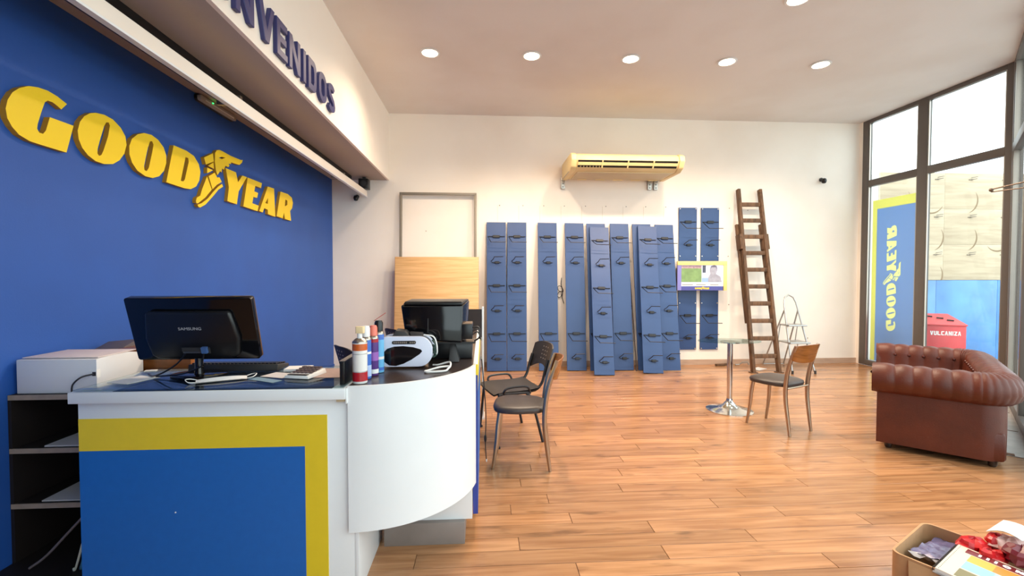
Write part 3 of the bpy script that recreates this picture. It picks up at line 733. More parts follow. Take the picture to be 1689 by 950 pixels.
# ================================================================ LADDERS
ld = thing('wooden_ladder', 'tall paint-spattered wooden extension ladder leaning on the back wall', 'ladder', (4.22, 6.47, 0))
LY = lambda z: 0.585 * z / 2.84
for nm, xb, xt in (('left', -0.20, -0.135), ('right', 0.20, 0.222)):
    MB().bar((xb, 0, 0), (xt, LY(2.84), 2.84), 0.045, 0.075, up=(0, 1, 0)).build('rail', M_LADDER, ld, bevel=0.006)
    MB().box(xb - .05, xb + .05, -0.045, 0.045, 0.0, 0.012).build('foot', M_LADDER, ld)
for k in range(10):
    z = 2.59 - 0.261 * k; f = z / 2.84
    xl = -0.20 + 0.065 * f; xr = 0.20 + 0.022 * f
    MB().box(xl, xr, LY(z) - .02, LY(z) + .02, z - .032, z + .032).build('rung', M_LADDER, ld, bevel=0.005)
# sliding rear section
for xb, xt in ((-0.175, -0.175), (0.235, 0.215)):
    MB().bar((xb, LY(.72) + .07, .72), (xt, LY(2.27) + .07, 2.27), 0.05, 0.05, up=(0, 1, 0)).build('rear_rail', M_LADDER, ld, bevel=0.005)
for k in range(5):
    z = 1.03 + 0.261 * k
    MB().box(-0.16, 0.21, LY(z) + .055, LY(z) + .085, z - .025, z + .025).build('rear_rung', M_LADDER, ld)
for x in (-0.17, 0.225): MB().bar((x, LY(1.86) + .03, 1.86), (x, LY(2.10) + .03, 2.10), 0.075, 0.13, up=(0, 1, 0)).build('guide_bracket', M_LADDER, ld, bevel=0.006)

sl = thing('step_ladder', 'small folding aluminium step ladder standing right of the wooden ladder', 'ladder', (4.71, 6.34, 0))
fl = [(-0.165, 0.01, 0), (-0.115, 0.28, 0.94)]; fr = [(0.175, -0.005, 0), (0.095, 0.28, 0.94)]
top = [(-0.105, 0.31, 1.04), (-0.075, 0.335, 1.12), (-0.01, 0.345, 1.155), (0.055, 0.335, 1.12), (0.085, 0.31, 1.04)]
MB().tube(fl + top + fr[::-1], 0.012, 10).build('front_frame', M_ALU, sl)
MB().tube([(-0.118, 0.285, 0.92), (-0.15, 0.74, 0.014), (0.20, 0.74, 0.014), (0.098, 0.285, 0.92)], 0.011, 10).build('rear_frame', M_ALU, sl)
for z, y0, y1, hw in ((0.70, 0.14, 0.36, 0.14), (0.445, 0.08, 0.36, 0.155)):
    box('step', M_ALU, sl, -hw, hw + .01, y0, y1, z - .012, z + .012, 0.004)
    for sx in (-1, 1): MB().tube([(sx * hw, y1 - .02, z), (sx * hw, y1 - .02 + .05, z - .27)], 0.007, 6).build('strut', M_ALU, sl)
for p in (fl[0], fr[0]): MB().lathe([(0.015, 0), (0.016, .05)], 10, c=(p[0], p[1], 0)).build('foot_cap', M_DKGREY, sl)

# ================================================================ GLASS TABLE
tb = thing('glass_table', 'small glass-topped table on a chrome pedestal in front of the ladder', 'table', (2.645, 4.68, 0))
def ell(a, b, n=36, rot=0.0):
    return [(a*math.cos(2*math.pi*i/n)*math.cos(rot) - b*math.sin(2*math.pi*i/n)*math.sin(rot), a*math.cos(2*math.pi*i/n)*math.sin(rot) + b*math.sin(2*math.pi*i/n)*math.cos(rot)) for i in range(n)]
MB().prism([[(a - .01, b) for a, b in ell(0.33, 0.17, rot=-.08)]], XYZ, 0.745, 0.757).build('glass_top', M_TGLASS, tb)
MB().lathe([(0.028, 0.04), (0.028, 0.735)], 20).build('column', M_CHROME, tb)
MB().lathe([(0.10, 0.733), (0.10, 0.745)], 20).build('top_plate', M_CHROME, tb)
prof = [(0.235, 0.0), (0.235, 0.008), (0.19, 0.022), (0.12, 0.035), (0.07, 0.06), (0.035, 0.10), (0.029, 0.13)]
MB().lathe(prof, 32).build('base', M_CHROME, tb)

# ================================================================ CHAIRS
M_CHLEG = mat('satin_chrome_tube', (178, 158, 136), 0.28, 1.0)
def bistro_chair(label, loc, rz):
    t = thing('bistro_chair', label, 'chair', loc, rz, 'bistro chairs with brown wooden backs')
    # front legs
    for sx in (-1, 1):
        MB().tube([(sx*.135, .15, .43), (sx*.14, .165, .33), (sx*.145, .175, .2), (sx*.15, .195, .06), (sx*.152, .205, 0)], [.016, .017, .016, .013, .011], 10, sm=5).build('leg', M_CHLEG, t)
        MB().tube([(sx*.165, -.225, 0), (sx*.165, -.205, .15), (sx*.168, -.185, .32), (sx*.17, -.185, .45), (sx*.172, -.205, .60), (sx*.172, -.245, .74), (sx*.17, -.275, .825)], [.012, .016, .018, .019, .018, .016, .015], 10, sm=5).build('leg', M_CHLEG, t)
    MB().tube([(-.14, .14, .425), (.14, .14, .425)], .011, 8).build('seat_bar', M_CHLEG, t)
    MB().tube([(-.165, -.19, .425), (.165, -.19, .425)], .011, 8).build('seat_bar', M_CHLEG, t)
    # seat pad
    def pad(i, j):
        a = 2*math.pi*i/40; c, s = math.cos(a), math.sin(a)
        e = 0.62
        x = .205*(abs(c)**e)*(1 if c >= 0 else -1); y = .205*(abs(s)**e)*(1 if s >= 0 else -1)
        if y < 0: x *= .93
        k, z = [(0.0, .412), (.6, .414), (.97, .432), (1.0, .453), (.975, .468), (.85, .480), (.5, .488), (0.0, .490)][j]
        return (x*k, y*k + .005, z)
    MB().grid(pad, 40, 8, True).build('seat', M_PAD, t, angle=60)
    # curved wooden back
    def bk(i, j):
        u = i/16*2 - 1; th = (0, 1)[j % 2] if False else 0
        return (0, 0, 0)
    rings = []
    mb = MB(); n = 16; vs = []
    for i in range(n + 1):
        u = i / n * 2 - 1
        x = u * .185; bow = -.05 * (1 - u*u)
        zt = .825 - .012 * (1 - u*u) * -1; zb = .665 + .03 * abs(u)**3
        for (z, off) in ((zb, 0), (zt, 0), (zt, 1), (zb, 1)):
            lean = -.215 - (z - .62) * .26
            vs.append((x, lean + bow - (.012 if off else 0), z))
    fs = []
    for i in range(n):
        for k in range(4):
            l = (k + 1) % 4; fs.append((i*4+k, i*4+l, (i+1)*4+l, (i+1)*4+k))
    fs += [(0, 1, 2, 3), (n*4+3, n*4+2, n*4+1, n*4)]
    mb.add(vs, fs).build('backrest', M_CHAIRWOOD, t, bevel=0.003, seg=1)
    return t
bistro_chair('bistro chair with dark pad and chrome legs beside the reception counter', (.285, 3.475, 0), math.radians(83))
bistro_chair('bistro chair pulled up to the glass table, wooden back towards the sofa', (2.81, 4.14, 0), math.radians(24))

M_BCH = mat('worn_black_chair_plastic', (50, 45, 44), 0.5, noise=0.12, scale=12)
M_RIVET = mat('pale_perforation', (196, 186, 176), 0.6)
def visitor_chair(label, loc, rz):
    t = thing('visitor_chair', label, 'chair', loc, rz, 'black perforated visitor chairs')
    for sx in (-1, 1):
        MB().tube([(sx*.29, .20, 0), (sx*.245, .17, .40), (sx*.235, .15, .435), (sx*.235, -.12, .435)], .012, 10, sm=5).build('leg', M_WIRE, t)
        MB().tube([(sx*.27, -.22, 0), (sx*.24, -.13, .36), (sx*.235, -.08, .43)], .012, 10, sm=5).build('leg', M_WIRE, t)
        MB().tube([(sx*.235, .12, .435), (sx*.258, .13, .465), (sx*.26, .10, .492), (sx*.26, .0, .50), (sx*.26, -.08, .492), (sx*.24, -.11, .44)], .010, 8, sm=5).build('arm_loop', M_WIRE, t)
        MB().tube([(sx*.17, -.06, .43), (sx*.185, -.18, .44), (sx*.195, -.24, .50), (sx*.195, -.27, .60), (sx*.19, -.30, .70)], .013, 8, sm=5).build('back_support', M_WIRE, t)
        MB().box(sx*.29-.02, sx*.29+.02, .18, .22, 0, .018).build('glide', M_WIRE, t)
    def seat(i, j):
        u = i/12*2-1; v = j/12*2-1
        return (u*.235*(1-.06*max(0,-v)), v*.215, .455 + .02*v**4*(1 if v < 0 else -.8) - .008*(1-u*u))
    def seat2(i, j):
        p = seat(i, j); return (p[0], p[1], p[2]-.014)
    MB().grid(seat, 13, 13).grid(seat2, 13, 13).build('seat', M_BCH, t)
    # back panel: shield with scooped lower edge
    n = 14; vs = []
    for i in range(n+1):
        u = i/n*2-1
        zt = .83 - .03*u**4; zb = .555 + .075*(1-u*u)
        for z, off in ((zb, 0), ((zb+zt)/2, 0), (zt, 0), (zt, 1), ((zb+zt)/2, 1), (zb, 1)):
            w = .225 - .02*(z-.55)/.28
            vs.append((u*w, -.245 - (z-.5)*.30 - .035*(1-u*u) - (.013 if off else 0), z))
    fs = []
    for i in range(n):
        for k in range(6):
            l = (k+1) % 6; fs.append((i*6+k, i*6+l, (i+1)*6+l, (i+1)*6+k))
    fs += [tuple(range(6)), tuple(n*6+k for k in range(5, -1, -1))]
    bkp = MB().add(vs, fs).build('backrest', M_BCH, t)
    for r in range(4):
        for c in (-1, 0, 1):
            z = .68 + r*.035; u = c*.22
            yy = -.245 - (z-.5)*.30 - .035*(1-u*u)
            o = MB().tube([(c*.05, yy + .002, z), (c*.05, yy - .015, z)], .006, 8).build('perforation', M_RIVET, bkp)
    return t
visitor_chair('black perforated visitor chair behind the bistro chair at the counter', (.23, 4.085, 0), math.radians(105))
visitor_chair('black visitor chair behind the counter whose back shows left of the spray cans', (-.98, 4.30, 0), math.radians(-52))
visitor_chair('black visitor chair far behind the counter, back showing above the white device', (-.80, 5.60, 0), math.radians(-50))

# ================================================================ CHESTERFIELD SOFA
SO = math.atan2(U.y, U.x) + math.radians(4)
sofa = thing('chesterfield_sofa', 'buttoned oxblood leather chesterfield sofa standing against the glass front', 'sofa', (4.11, 3.865, 0), SO)
SL, SD = 1.52, 0.77
# U-shaped path of the outer base line: near arm front -> back -> far arm front (local: x along, y to the front)
RC = 0.16
path = []
def seg(p, q, n): return [(p[0] + (q[0]-p[0])*i/n, p[1] + (q[1]-p[1])*i/n) for i in range(n)]
hx, hy = SL/2, SD/2
p_arm1 = seg((-hx, hy), (-hx, -hy+RC), 60)
p_c1 = [(-hx+RC-RC*math.cos(a), -hy+RC-RC*math.sin(a)) for a in [math.pi/2*i/44 for i in range(44)]]
p_back = seg((-hx+RC, -hy), (hx-RC, -hy), 96)
p_c2 = [(hx-RC+RC*math.sin(a), -hy+RC-RC*math.cos(a)) for a in [math.pi/2*i/44 for i in range(44)]]
p_arm2 = seg((hx, -hy+RC), (hx, hy), 60) + [(hx, hy)]
path = p_arm1 + p_c1 + p_back + p_c2 + p_arm2
kinds = ['a']*60 + ['c']*44 + ['b']*96 + ['c']*44 + ['a']*61
cum = [0.0]
for i in range(1, len(path)): cum.append(cum[-1] + math.hypot(path[i][0]-path[i-1][0], path[i][1]-path[i-1][1]))
PROF = [(0, .055, 0), (.002, .25, 0), (0, .475, 0), (.035, .482, .3), (.075, .515, .6), (.097, .57, .8), (.092, .63, 1), (.064, .685, 1), (.015, .712, 1), (-.03, .722, 1), (-.08, .708, 1), (-.118, .67, 1), (-.13, .62, .8), (-.135, .56, .8), (-.15, .49, .9), (-.175, .42, .7), (-.19, .36, .2), (-.19, .26, 0)]
def spt(i, j):
    n, z, w = PROF[j]
    i0, i1 = max(i-1, 0), min(i+1, len(path)-1)
    dx, dy = path[i1][0]-path[i0][0], path[i1][1]-path[i0][1]; l = math.hypot(dx, dy)
    nx, ny = dy/l, -dx/l                      # outward
    nx, ny = -nx * -1, -ny * -1
    if kinds[i] == 'c':
        d = -0.007 * (1 - abs(math.sin(math.pi * cum[i] / 0.034))**.7) * w
    else:
        d = -0.011 * (1 - abs(math.sin(math.pi * cum[i] / 0.112))**.8) * w
    # push along the roll's own normal
    cxn, cz = -.03, .60
    rn, rz_ = n - cxn, z - cz; rl = math.hypot(rn, rz_) or 1
    n2, z2 = n + d*rn/rl, z + d*rz_/rl
    e = {0: .035, 1: .030, 2: .018, 3: .006}.get(min(i, len(path)-1-i), 0.0) * (1 if 3 <= j <= 12 else 0)
    return (path[i][0] + nx*(-1 if OUTSIGN < 0 else 1)*n2, path[i][1] + ny*(-1 if OUTSIGN < 0 else 1)*n2 + e, z2)
# outward sign test: first arm runs towards -y at x=-hx, outward must be -x
_dx, _dy = path[1][0]-path[0][0], path[1][1]-path[0][1]
OUTSIGN = 1 if (_dy * 1.0) < 0 else -1
def sofa_piece(name, a, b, capa, capb):
    mb = MB(); K = len(PROF)
    mb.grid(lambda i, j: spt(a + i, j), b - a, K)
    if capa: mb.f.append(tuple(range(K)))
    if capb: mb.f.append(tuple((b-a-1)*K + j for j in range(K))[::-1])
    return mb.build(name, M_LEATHER, sofa, angle=70)
arm_near = sofa_piece('arm', 0, 61, True, False)
back_p = sofa_piece('backrest', 60, 245, False, False)
arm_far = sofa_piece('arm', 244, len(path), False, True)
_btn = MB().lathe([(0.0, .009), (.008, .008), (.013, .003), (.014, -.002)], 12, cap=False).mesh('button'); _btn.materials.append(mat('dark_leather_button', (78, 30, 18), 0.35))
def buttons(parent, i0, i1):
    k = math.ceil(cum[i0] / 0.112)
    while k * 0.112 < cum[i1] - .01:
        i = min(range(i0, i1), key=lambda q: abs(cum[q] - k*0.112))
        for jj, par in ((12, 0), (14, 1)):
            if kinds[i] == 'c': continue
            if (k + par) % 2: pass
            p = spt(i, jj); q = spt(i, jj - 1); dx = Vector(path[min(i+1, len(path)-1)]) - Vector(path[max(i-1, 0)])
            inward = Vector((-dx.y, dx.x, 0)).normalized() * (-1 if OUTSIGN > 0 else 1)
            tst = Vector((0, 0.0, 0)) - Vector((path[i][0], path[i][1], 0))
            if inward.dot(tst) < 0 and kinds[i] != 'a': inward = -inward
            if kinds[i] == 'a': inward = Vector((1 if path[i][0] < 0 else -1, 0, 0))
            o = link('button', _btn, parent); o.location = Vector(p) + inward*.004
            o.rotation_euler = (inward + Vector((0, 0, .25))).to_track_quat('Z', 'Y').to_euler()
        k += 1
buttons(arm_near, 0, 60); buttons(back_p, 61, 244); buttons(arm_far, 245, len(path)-2)
MB().box(-hx+.02, hx-.02, -hy+.02, hy-.03, .055, .27).build('base', M_LEATHER, sofa, bevel=0.02)
MB().box(-hx+.17, hx-.17, hy-.06, hy-.015, .08, .28).build('front_rail', M_LEATHER, sofa, bevel=0.015)
for k in (0, 1):
    w = (SL - .40) / 2
    x0 = -hx + .20 + k * w
    MB().box(x0 + .005, x0 + w - .005, -hy+.2, hy - .005, .275, .43).build('seat_cushion', M_LEATHER, sofa, bevel=0.04, seg=4)
for sx in (-1, 1):
    for sy in (-1, 1):
        MB().lathe([(.018, 0), (.026, .012), (.027, .04), (.022, .075)], 14, c=(sx*(hx-.08), sy*(hy-.08), 0)).build('foot', M_DARKWOOD, sofa)

# bracket arm sticking in from the diagonal front
ba = thing('wall_bracket_arm', 'thin metal rod with a ball tip projecting from the diagonal window frame', 'bracket', fac(1.35, 0.0, 2.32))
q = Vector(fac(0, 0.30)) - Vector(fac(0, 0)); 
tip = Vector((5.165, 4.31, 2.325)) - Vector(fac(1.35, 0.0, 2.32))
M_ROD = mat('old_brown_metal_rod', (116, 98, 84), 0.45, 0.6)
MB().tube([(0, 0, .035), tuple(tip + Vector((0, 0, .006)))], .007, 8).build('rod', M_ROD, ba)
MB().tube([(0, 0, -.02), tuple(tip + Vector((0, 0, -.02)))], .006, 8).build('rod', M_ROD, ba)
MB().lathe([(0, -.02), (.014, -.014), (.02, 0), (.014, .014), (0, .02)], 12, c=tuple(tip), cap=False).build('ball', M_ROD, ba)

# red box outside
rb = thing('red_metal_box', 'red metal box with white lettering standing outside the side window', 'box', (6.85, 6.40, -0.06), math.radians(-23))
M_RED = mat('faded_red_paint', (206, 66, 70), 0.45, noise=0.08, scale=6)
MB().hexa([(-.23,-.25,0),(.23,-.25,0),(.23,.25,0),(-.23,.25,0),(-.23,-.25,.78),(.23,-.25,.78),(.23,.25,.90),(-.23,.25,.90)]).build('body', M_RED, rb, bevel=.004)
MB().hexa([(-.24,-.265,.78),(.24,-.265,.78),(.24,.255,.905),(-.24,.255,.905),(-.24,-.265,.80),(.24,-.265,.80),(.24,.255,.925),(-.24,.255,.925)]).build('lid', M_RED, rb, bevel=.004)
for x, y in ((-.1, .1), (0, .02), (.08, -.08)): MB().bar((x, y, .85 + .24*y + .02), (x + .07, y - .03, .845 + .24*y + .02), .025, .02).build('lid_clip', M_DKGREY, rb)
xx = -0.19
for ch in 'VULCANIZA':
    w = .014 if ch == 'I' else .036
    mb = MB()
    for rings in stroke_letter(ch, w, .06, .012): mb.prism([[(a + xx, b + .64) for a, b in r] for r in rings], XZY, -.2535, -.25)
    mb.build('letter', M_PAPER, rb, smooth=False); xx += w + .007

# ================================================================ SMALL THINGS BY THE BACK WALL
o = MB().prism([[(0,0),(.16,.03),(.2,.06),(.33,.05),(.32,.02),(.18,0),(.15,-.03),(.02,-.03)]], XYZ, 0.0, .03).build('timber_offcut', M_LADDER, None, bevel=.004)
o.location = (3.72, 7.03, 0); tag(o, 'rough dark timber offcut on the floor by the back wall', 'offcut')
o = MB().tube([(0,0,.012),(.08,.02,.012),(.12,.0,.05),(.2,-.01,.055),(.22,-.02,.012)], .01, 7).build('bent_pipe', M_STEEL, None); o.location = (4.06, 7.03, 0)
tag(o, 'short bent metal piece on the floor behind the glass table', 'pipe')
o = MB().box(-.11, .11, -.07, .07, 0.0, .004).build('floor_paper', M_PAPER, None); o.location = (4.27, 6.74, 0.001); o.rotation_euler = (0, 0, .5)
tag(o, 'white sheet of paper on the floor behind the wooden ladder foot', 'paper')
# ================================================================ RECEPTION DESK (left, straight front)
ZD = 0.96
YD = 2.05       # carcass front
dk = thing('reception_desk', 'white reception desk with blue and yellow front and glass top', 'desk', (-1.14, YD, 0))
X0, X1 = -0.613, 0.575     # carcass, local x
box('carcass', M_WHITE, dk, X0, X1 - .02, 0.012, 0.27, 0.0, 0.90, 0.002)
box('gable', M_WHITE, dk, X1 - .02, X1, 0.0, 0.46, 0.0, 0.90, 0.002)
box('front_panel', M_WHITE, dk, X0, X1 - .02, 0.0, 0.012, 0.0, 0.90, 0.001)
box('yellow_band', M_YELLOW, dk, X0 + .002, 0.44, -0.003, 0.0, 0.69, 0.83)
box('yellow_band', M_YELLOW, dk, 0.342, 0.44, -0.003, 0.0, 0.0, 0.69)
box('blue_field', M_BLUE, dk, X0 + .002, 0.342, -0.003, 0.0, 0.0, 0.69)
box('top_slab', M_WHITE, dk, -0.625, 0.528, -0.035, 0.45, 0.905, 0.953, 0.002)
sm = MB().lathe([(.003, 0), (.003, .002)], 8).build('screw_mark', M_PAPER, dk); sm.location = (-.215, -.004, .41)
sm.rotation_euler = (math.radians(90), 0, 0)
box('corner_block', mat('beige_edge_block', (170, 150, 120), 0.6), dk, 0.49, 0.525, -0.033, -0.01, 0.895, 0.905)
box('side_lip', M_WHITE, dk, 0.528, 0.535, -0.03, 0.3, 0.885, 0.953, 0.002)
gt = box('glass_sheet', glass('desk_glass', (0.80, 0.86, 0.86), 1.6), dk, -0.605, 0.522, -0.03, 0.44, 0.957, 0.964)
box('under_glass_liner', mat('navy_liner', (34, 42, 66), 0.4), dk, -0.45, 0.47, -0.025, 0.33, 0.953, 0.9545)

# ================================================================ CURVED COUNTER (right)
ct = thing('curved_counter', 'white curved reception counter with a dark worktop and blue side', 'counter', (-0.35, 2.6, 0))
def bez(t, P): 
    a, b, c, d = P; m = 1 - t
    return (m**3*a[0]+3*m*m*t*b[0]+3*m*t*t*c[0]+t**3*d[0], m**3*a[1]+3*m*m*t*b[1]+3*m*t*t*c[1]+t**3*d[1])
CP = ((-.605, 2.03), (-.33, 2.03), (-.10, 2.23), (-.045, 2.49))
curve = [(bez(i/32, CP)[0] + .35, bez(i/32, CP)[1] - 2.6) for i in range(33)]
inner = []
for i, p in enumerate(curve):
    a = curve[max(i-1, 0)]; b = curve[min(i+1, 32)]
    dx, dy = b[0]-a[0], b[1]-a[1]; l = math.hypot(dx, dy)
    inner.append((p[0] - dy/l*.014, p[1] + dx/l*.014))
MB().prism([curve + inner[::-1]], XYZ, 0.30, ZD).build('curved_panel', M_WHITE, ct, bevel=0.0)
topp = [(inner[0][0] - .0, inner[0][1])] + inner[1:] + [(.30, 1.55), (-.30, 1.55), (-.30, -.1), (-.255, -.3)]
MB().prism([topp], XYZ, 0.925, ZD - .002).build('worktop', M_DARKWOOD, ct)
box('cabinet', M_WHITE, ct, -0.19, 0.285, -0.155, 1.54, 0.12, 0.92, 0.002)
box('plinth', M_GREYPAINT, ct, -0.185, 0.245, -0.185, 1.50, 0.0, 0.12, 0.002)
ep = box('side_panel', M_WHITE, ct, 0.29, 0.313, -0.10, 1.55, 0.12, ZD, 0.001)
box('blue_field', M_BLUE, ep, 0.313, 0.3155, -0.10, 1.45, 0.12, 0.80)
box('yellow_band', M_YELLOW, ep, 0.313, 0.3155, -0.10, 1.55, 0.80, 0.90)
box('yellow_band', M_YELLOW, ep, 0.313, 0.3155, 1.45, 1.55, 0.12, 0.80)
box('front_edge', mat('royal_blue_edging', (44, 62, 140), 0.4), ep, 0.288, 0.3158, -0.104, -0.10, 0.12, 0.90)
box('edge_yellow', M_YELLOW, ep, 0.288, 0.3158, -0.104, -0.10, 0.90, ZD)

# black divider standing between desk and counter
dv = thing('black_divider', 'small upright black panel between the desk glass and the spray can', 'panel', (-0.635, 2.14, ZD + .001))
box('panel', M_BLACK, dv, -0.011, 0.011, -0.085, 0.11, 0.0, 0.105, 0.002)
box('cap_strip', M_STEEL, dv, -0.012, 0.012, -0.085, 0.11, 0.105, 0.108)

# display stand at the far end of the counter
ds = thing('display_stand', 'tall stand with a dark panel and white post beyond the counter end', 'stand', (-0.25, 4.55, 0))
for x in (-.23, .24): box('post', M_WHITE, ds, x - .01, x + .01, -0.015, 0.015, 0.0, 1.14, 0.001)
box('dark_panel', mat('very_dark_brown_panel', (40, 26, 22), 0.5), ds, -.22, .23, -0.008, 0.008, .83, 1.115)
for z in (.35, .60, .80): box('shelf', M_TGLASS, ds, -.22, .23, -0.012, .16, z, z + .008)
for x in (-.23, .24): box('foot', M_WHITE, ds, x - .015, x + .015, -.02, .18, 0, .02)

# ================================================================ WALL SHELF
sh = thing('open_shelf_unit', 'dark open shelf unit with grey edges between the desk and blue wall', 'shelf', (-1.85, 2.34, 0))
M_SHELFIN = mat('dark_brown_shelf_interior', (26, 18, 16), 0.6, noise=0.1, scale=8)
M_SHELFEDGE = mat('worn_taupe_edge', (156, 138, 122), 0.6, noise=0.12, scale=20)
for z in (0.865, 0.60, 0.325):
    s = box('shelf', M_SHELFIN, sh, -0.475, 0.28, 0.006, 0.55, z - .024, z)
    box('edging', M_SHELFEDGE, s, -0.475, 0.28, 0.0, 0.006, z - .024, z)
box('back_panel', M_SHELFIN, sh, -0.475, 0.28, 0.55, 0.565, 0.0, 0.865)
box('side_panel', M_SHELFIN, sh, 0.28, 0.30, 0.0, 0.565, 0.0, 0.865)
box('side_panel', M_SHELFIN, sh, -0.478, -0.462, 0.002, 0.55, 0.0, 0.84)
box('floor_shade_board', M_SHELFIN, sh, -0.475, 0.10, -0.17, 0.55, 0.0, 0.03)  # added dark board, stands in for the shade on the floor before the shelves
def sheet(name, label, m, loc, w, d, rz, t=.004, cat='paper', group=None):
    o = MB().box(-w/2, w/2, -d/2, d/2, 0, t).build(name, m, None); o.location = loc; o.rotation_euler = (0, 0, rz)
    return tag(o, label, cat, group)
M_PAPERG = mat('grey_white_paper', (206, 202, 200), 0.8)
sheet('paper_stack', 'stack of paper on the middle shelf left of the desk', M_PAPERG, (-1.98, 2.56, 0.601), .40, .40, 0, .006)
sheet('paper_stack', 'paper lying on the lower shelf left of the desk', M_PAPERG, (-1.98, 2.56, 0.326), .44, .40, 0, .005)
# hanging cables
cb = thing('hanging_cables', 'bundle of blue, white and brown cables hanging below the shelves', 'cable', (-1.86, 2.30, 0))
for nm, pts, c, r in (('white_cable', [(.03,.0,.58),(.0,-.02,.40),(-.05,-.03,.25),(-.10,-.04,.05),(-.12,-.03,.038)], (214, 210, 190), .005),
                  ('blue_cable', [(.09,.0,.55),(.03,-.02,.36),(-.03,-.03,.22),(-.08,-.03,.05),(-.09,-.02,.042)], (66, 120, 150), .009),
                  ('blue_cable', [(.10,.01,.52),(.045,-.01,.34),(-.01,-.02,.20),(-.06,-.02,.05),(-.07,-.015,.042)], (70, 128, 160), .009),
                  ('brown_cable', [(.07,.0,.84),(.065,-.02,.70),(.075,-.02,.6),(.06,-.03,.45),(.04,-.02,.38)], (70, 54, 44), .005),
                  ('grey_cable', [(.0,-.01,.37),(-.12,-.02,.24),(-.25,-.02,.10),(-.33,-.02,.04)], (116, 104, 104), .006),
                  ('grey_cable', [(.11,.0,.3),(.05,-.02,.12),(-.02,-.03,.04)], (108, 90, 96), .006)):
    MB().tube(pts, r, 6, sm=5).build(nm, mat('cable_' + str(c[0]) + str(c[1]), c, 0.5), cb)
MB().box(-.035, -.01, -.05, -.02, .27, .29).build('cable_tag', M_PAPER, cb)

# ================================================================ THINGS ON SHELF AND DESK
pn = thing('desktop_printer', 'white desktop printer on the shelf beside the blue wall', 'printer', (-2.118, 2.365, 0.866))
prof = [(0.0, 0.0), (0.30, 0.0), (0.31, 0.02), (0.31, 0.13), (0.285, 0.158), (0.22, 0.17), (0.10, 0.172), (0.0, 0.168)]
MB().prism([prof], FLIP, -0.188, 0.188).build('body', mat('white_printer_plastic', (226, 224, 224), 0.4), pn, bevel=0.006)
box('lid', mat('pinkish_white_lid', (222, 208, 204), 0.45), pn, -.18, .18, .02, .27, .172, .177, .002)
pk = box('power_socket', M_PAPER, pn, .155, .1895, -0.002, 0.02, .075, .115)
box('socket_hole', M_DKGREY, pk, .17, .186, -0.004, -.002, .085, .105)
MB().tube([(.178, -.006, .095), (.14, -.03, .085), (.10, -.03, .05), (.085, -.02, .01)], .004, 6, sm=5).build('power_cord', M_DKGREY, pn)
bb = thing('wooden_box', 'orange-brown wooden box standing behind the printer and monitor', 'box', (-1.90, 2.78, 0.866))
MB().box(-.20, .20, -.06, .06, 0, .155).build('body', M_CHAIRWOOD, bb, bevel=.004)
box('lid', M_CHAIRWOOD, bb, -.202, .202, -.062, .062, .155, .165, .003)
o = MB().hexa([(-.085,-.09,0),(.085,-.09,0),(.085,.09,0),(-.085,.09,0),(-.085,-.09,.13),(.085,-.09,.14),(.085,.09,.2),(-.085,.09,.185)]).build('document_holder', mat('dark_grey_cover', (88, 80, 84), 0.5), None, bevel=.003)
o.location = (-2.20, 2.80, 0.866); tag(o, 'dark grey sloping document holder showing behind the white printer', 'document holder')

mo = thing('computer_monitor', 'black flat computer monitor seen from behind on the desk', 'monitor', (-1.38, 2.27, 0.965))
MB().prism([ell(.125, .09)], XYZ, 0.0, .012).build('foot', M_GLOSSBLACK, mo, bevel=.004)
MB().lathe([(.022, .012), (.018, .05), (.018, .13)], 14, c=(0, .0, 0)).build('neck', M_GLOSSBLACK, mo)
TILT = math.radians(16)
def mt(x, y, z):    # monitor-plane coords: y out of the back (towards camera negative), z up the panel; pivot above the foot
    c, s = math.cos(TILT), math.sin(TILT)
    return (x + .0, y*c - z*s - .0 + .03, y*s + z*c + .085)
def mbox(name, m, parent, x0, x1, y0, y1, z0, z1, bev=0.0):
    return MB().hexa([mt(x0,y0,z0), mt(x1,y0,z0), mt(x1,y1,z0), mt(x0,y1,z0), mt(x0,y0,z1), mt(x1,y0,z1), mt(x1,y1,z1), mt(x0,y1,z1)]).build(name, m, parent, bev)
panel = MB().prism([rrect(-.285, .285, 0, .315, .012)], lambda a, b, t: mt(a, t, b), -.022, .012).build('shell', M_GLOSSBLACK, mo, bevel=.006)
mbox('bezel', M_BLACK, mo, -.28, .28, .012, .018, .005, .31)
mbox('display', mat('dark_screen_face', (26, 28, 34), 0.2), mo, -.265, .265, .018, .019, .025, .295)
back = [(-.20, .03), (-.17, .012), (.17, .012), (.20, .03), (.215, .12), (.19, .255), (-.19, .255), (-.215, .12)]
MB().prism([back], lambda a, b, t: mt(a, t, b), -.05, -.021).build('rear_cover', M_BLACK, mo, bevel=.014, seg=3)
mbox('port_recess', M_DKGREY, mo, -.055, .075, -.052, -.049, .045, .075)
mbox('connector', mat('blue_connector', (70, 100, 150), 0.4), mo, .04, .065, -.065, -.05, .05, .08)
mbox('connector_row', M_STEEL, mo, -.05, .03, -.0545, -.0515, .048, .055)
MB().tube([mt(.05, -.065, .05), mt(.04, -.08, .0), (.03, -.05, .05), (-.05, -.05, .02), (-.18, -.03, .006)], .004, 6, sm=5).build('cable', M_BLACK, mo)
MB().tube([mt(-.04, -.055, .045), mt(-.08, -.07, .0), (-.13, -.05, .03), (-.2, -.02, .006), (-.25, .02, .006)], .004, 6, sm=5).build('cable', M_BLACK, mo)
xx = -.045
txt = bpy.data.curves.new('brand_lettering', 'FONT'); txt.body = 'SAMSUNG'; txt.size = .02; txt.extrude = .0004; txt.align_x = 'CENTER'
_tmp = bpy.data.objects.new('tmp', txt); COL.objects.link(_tmp)
bpy.context.view_layer.update()
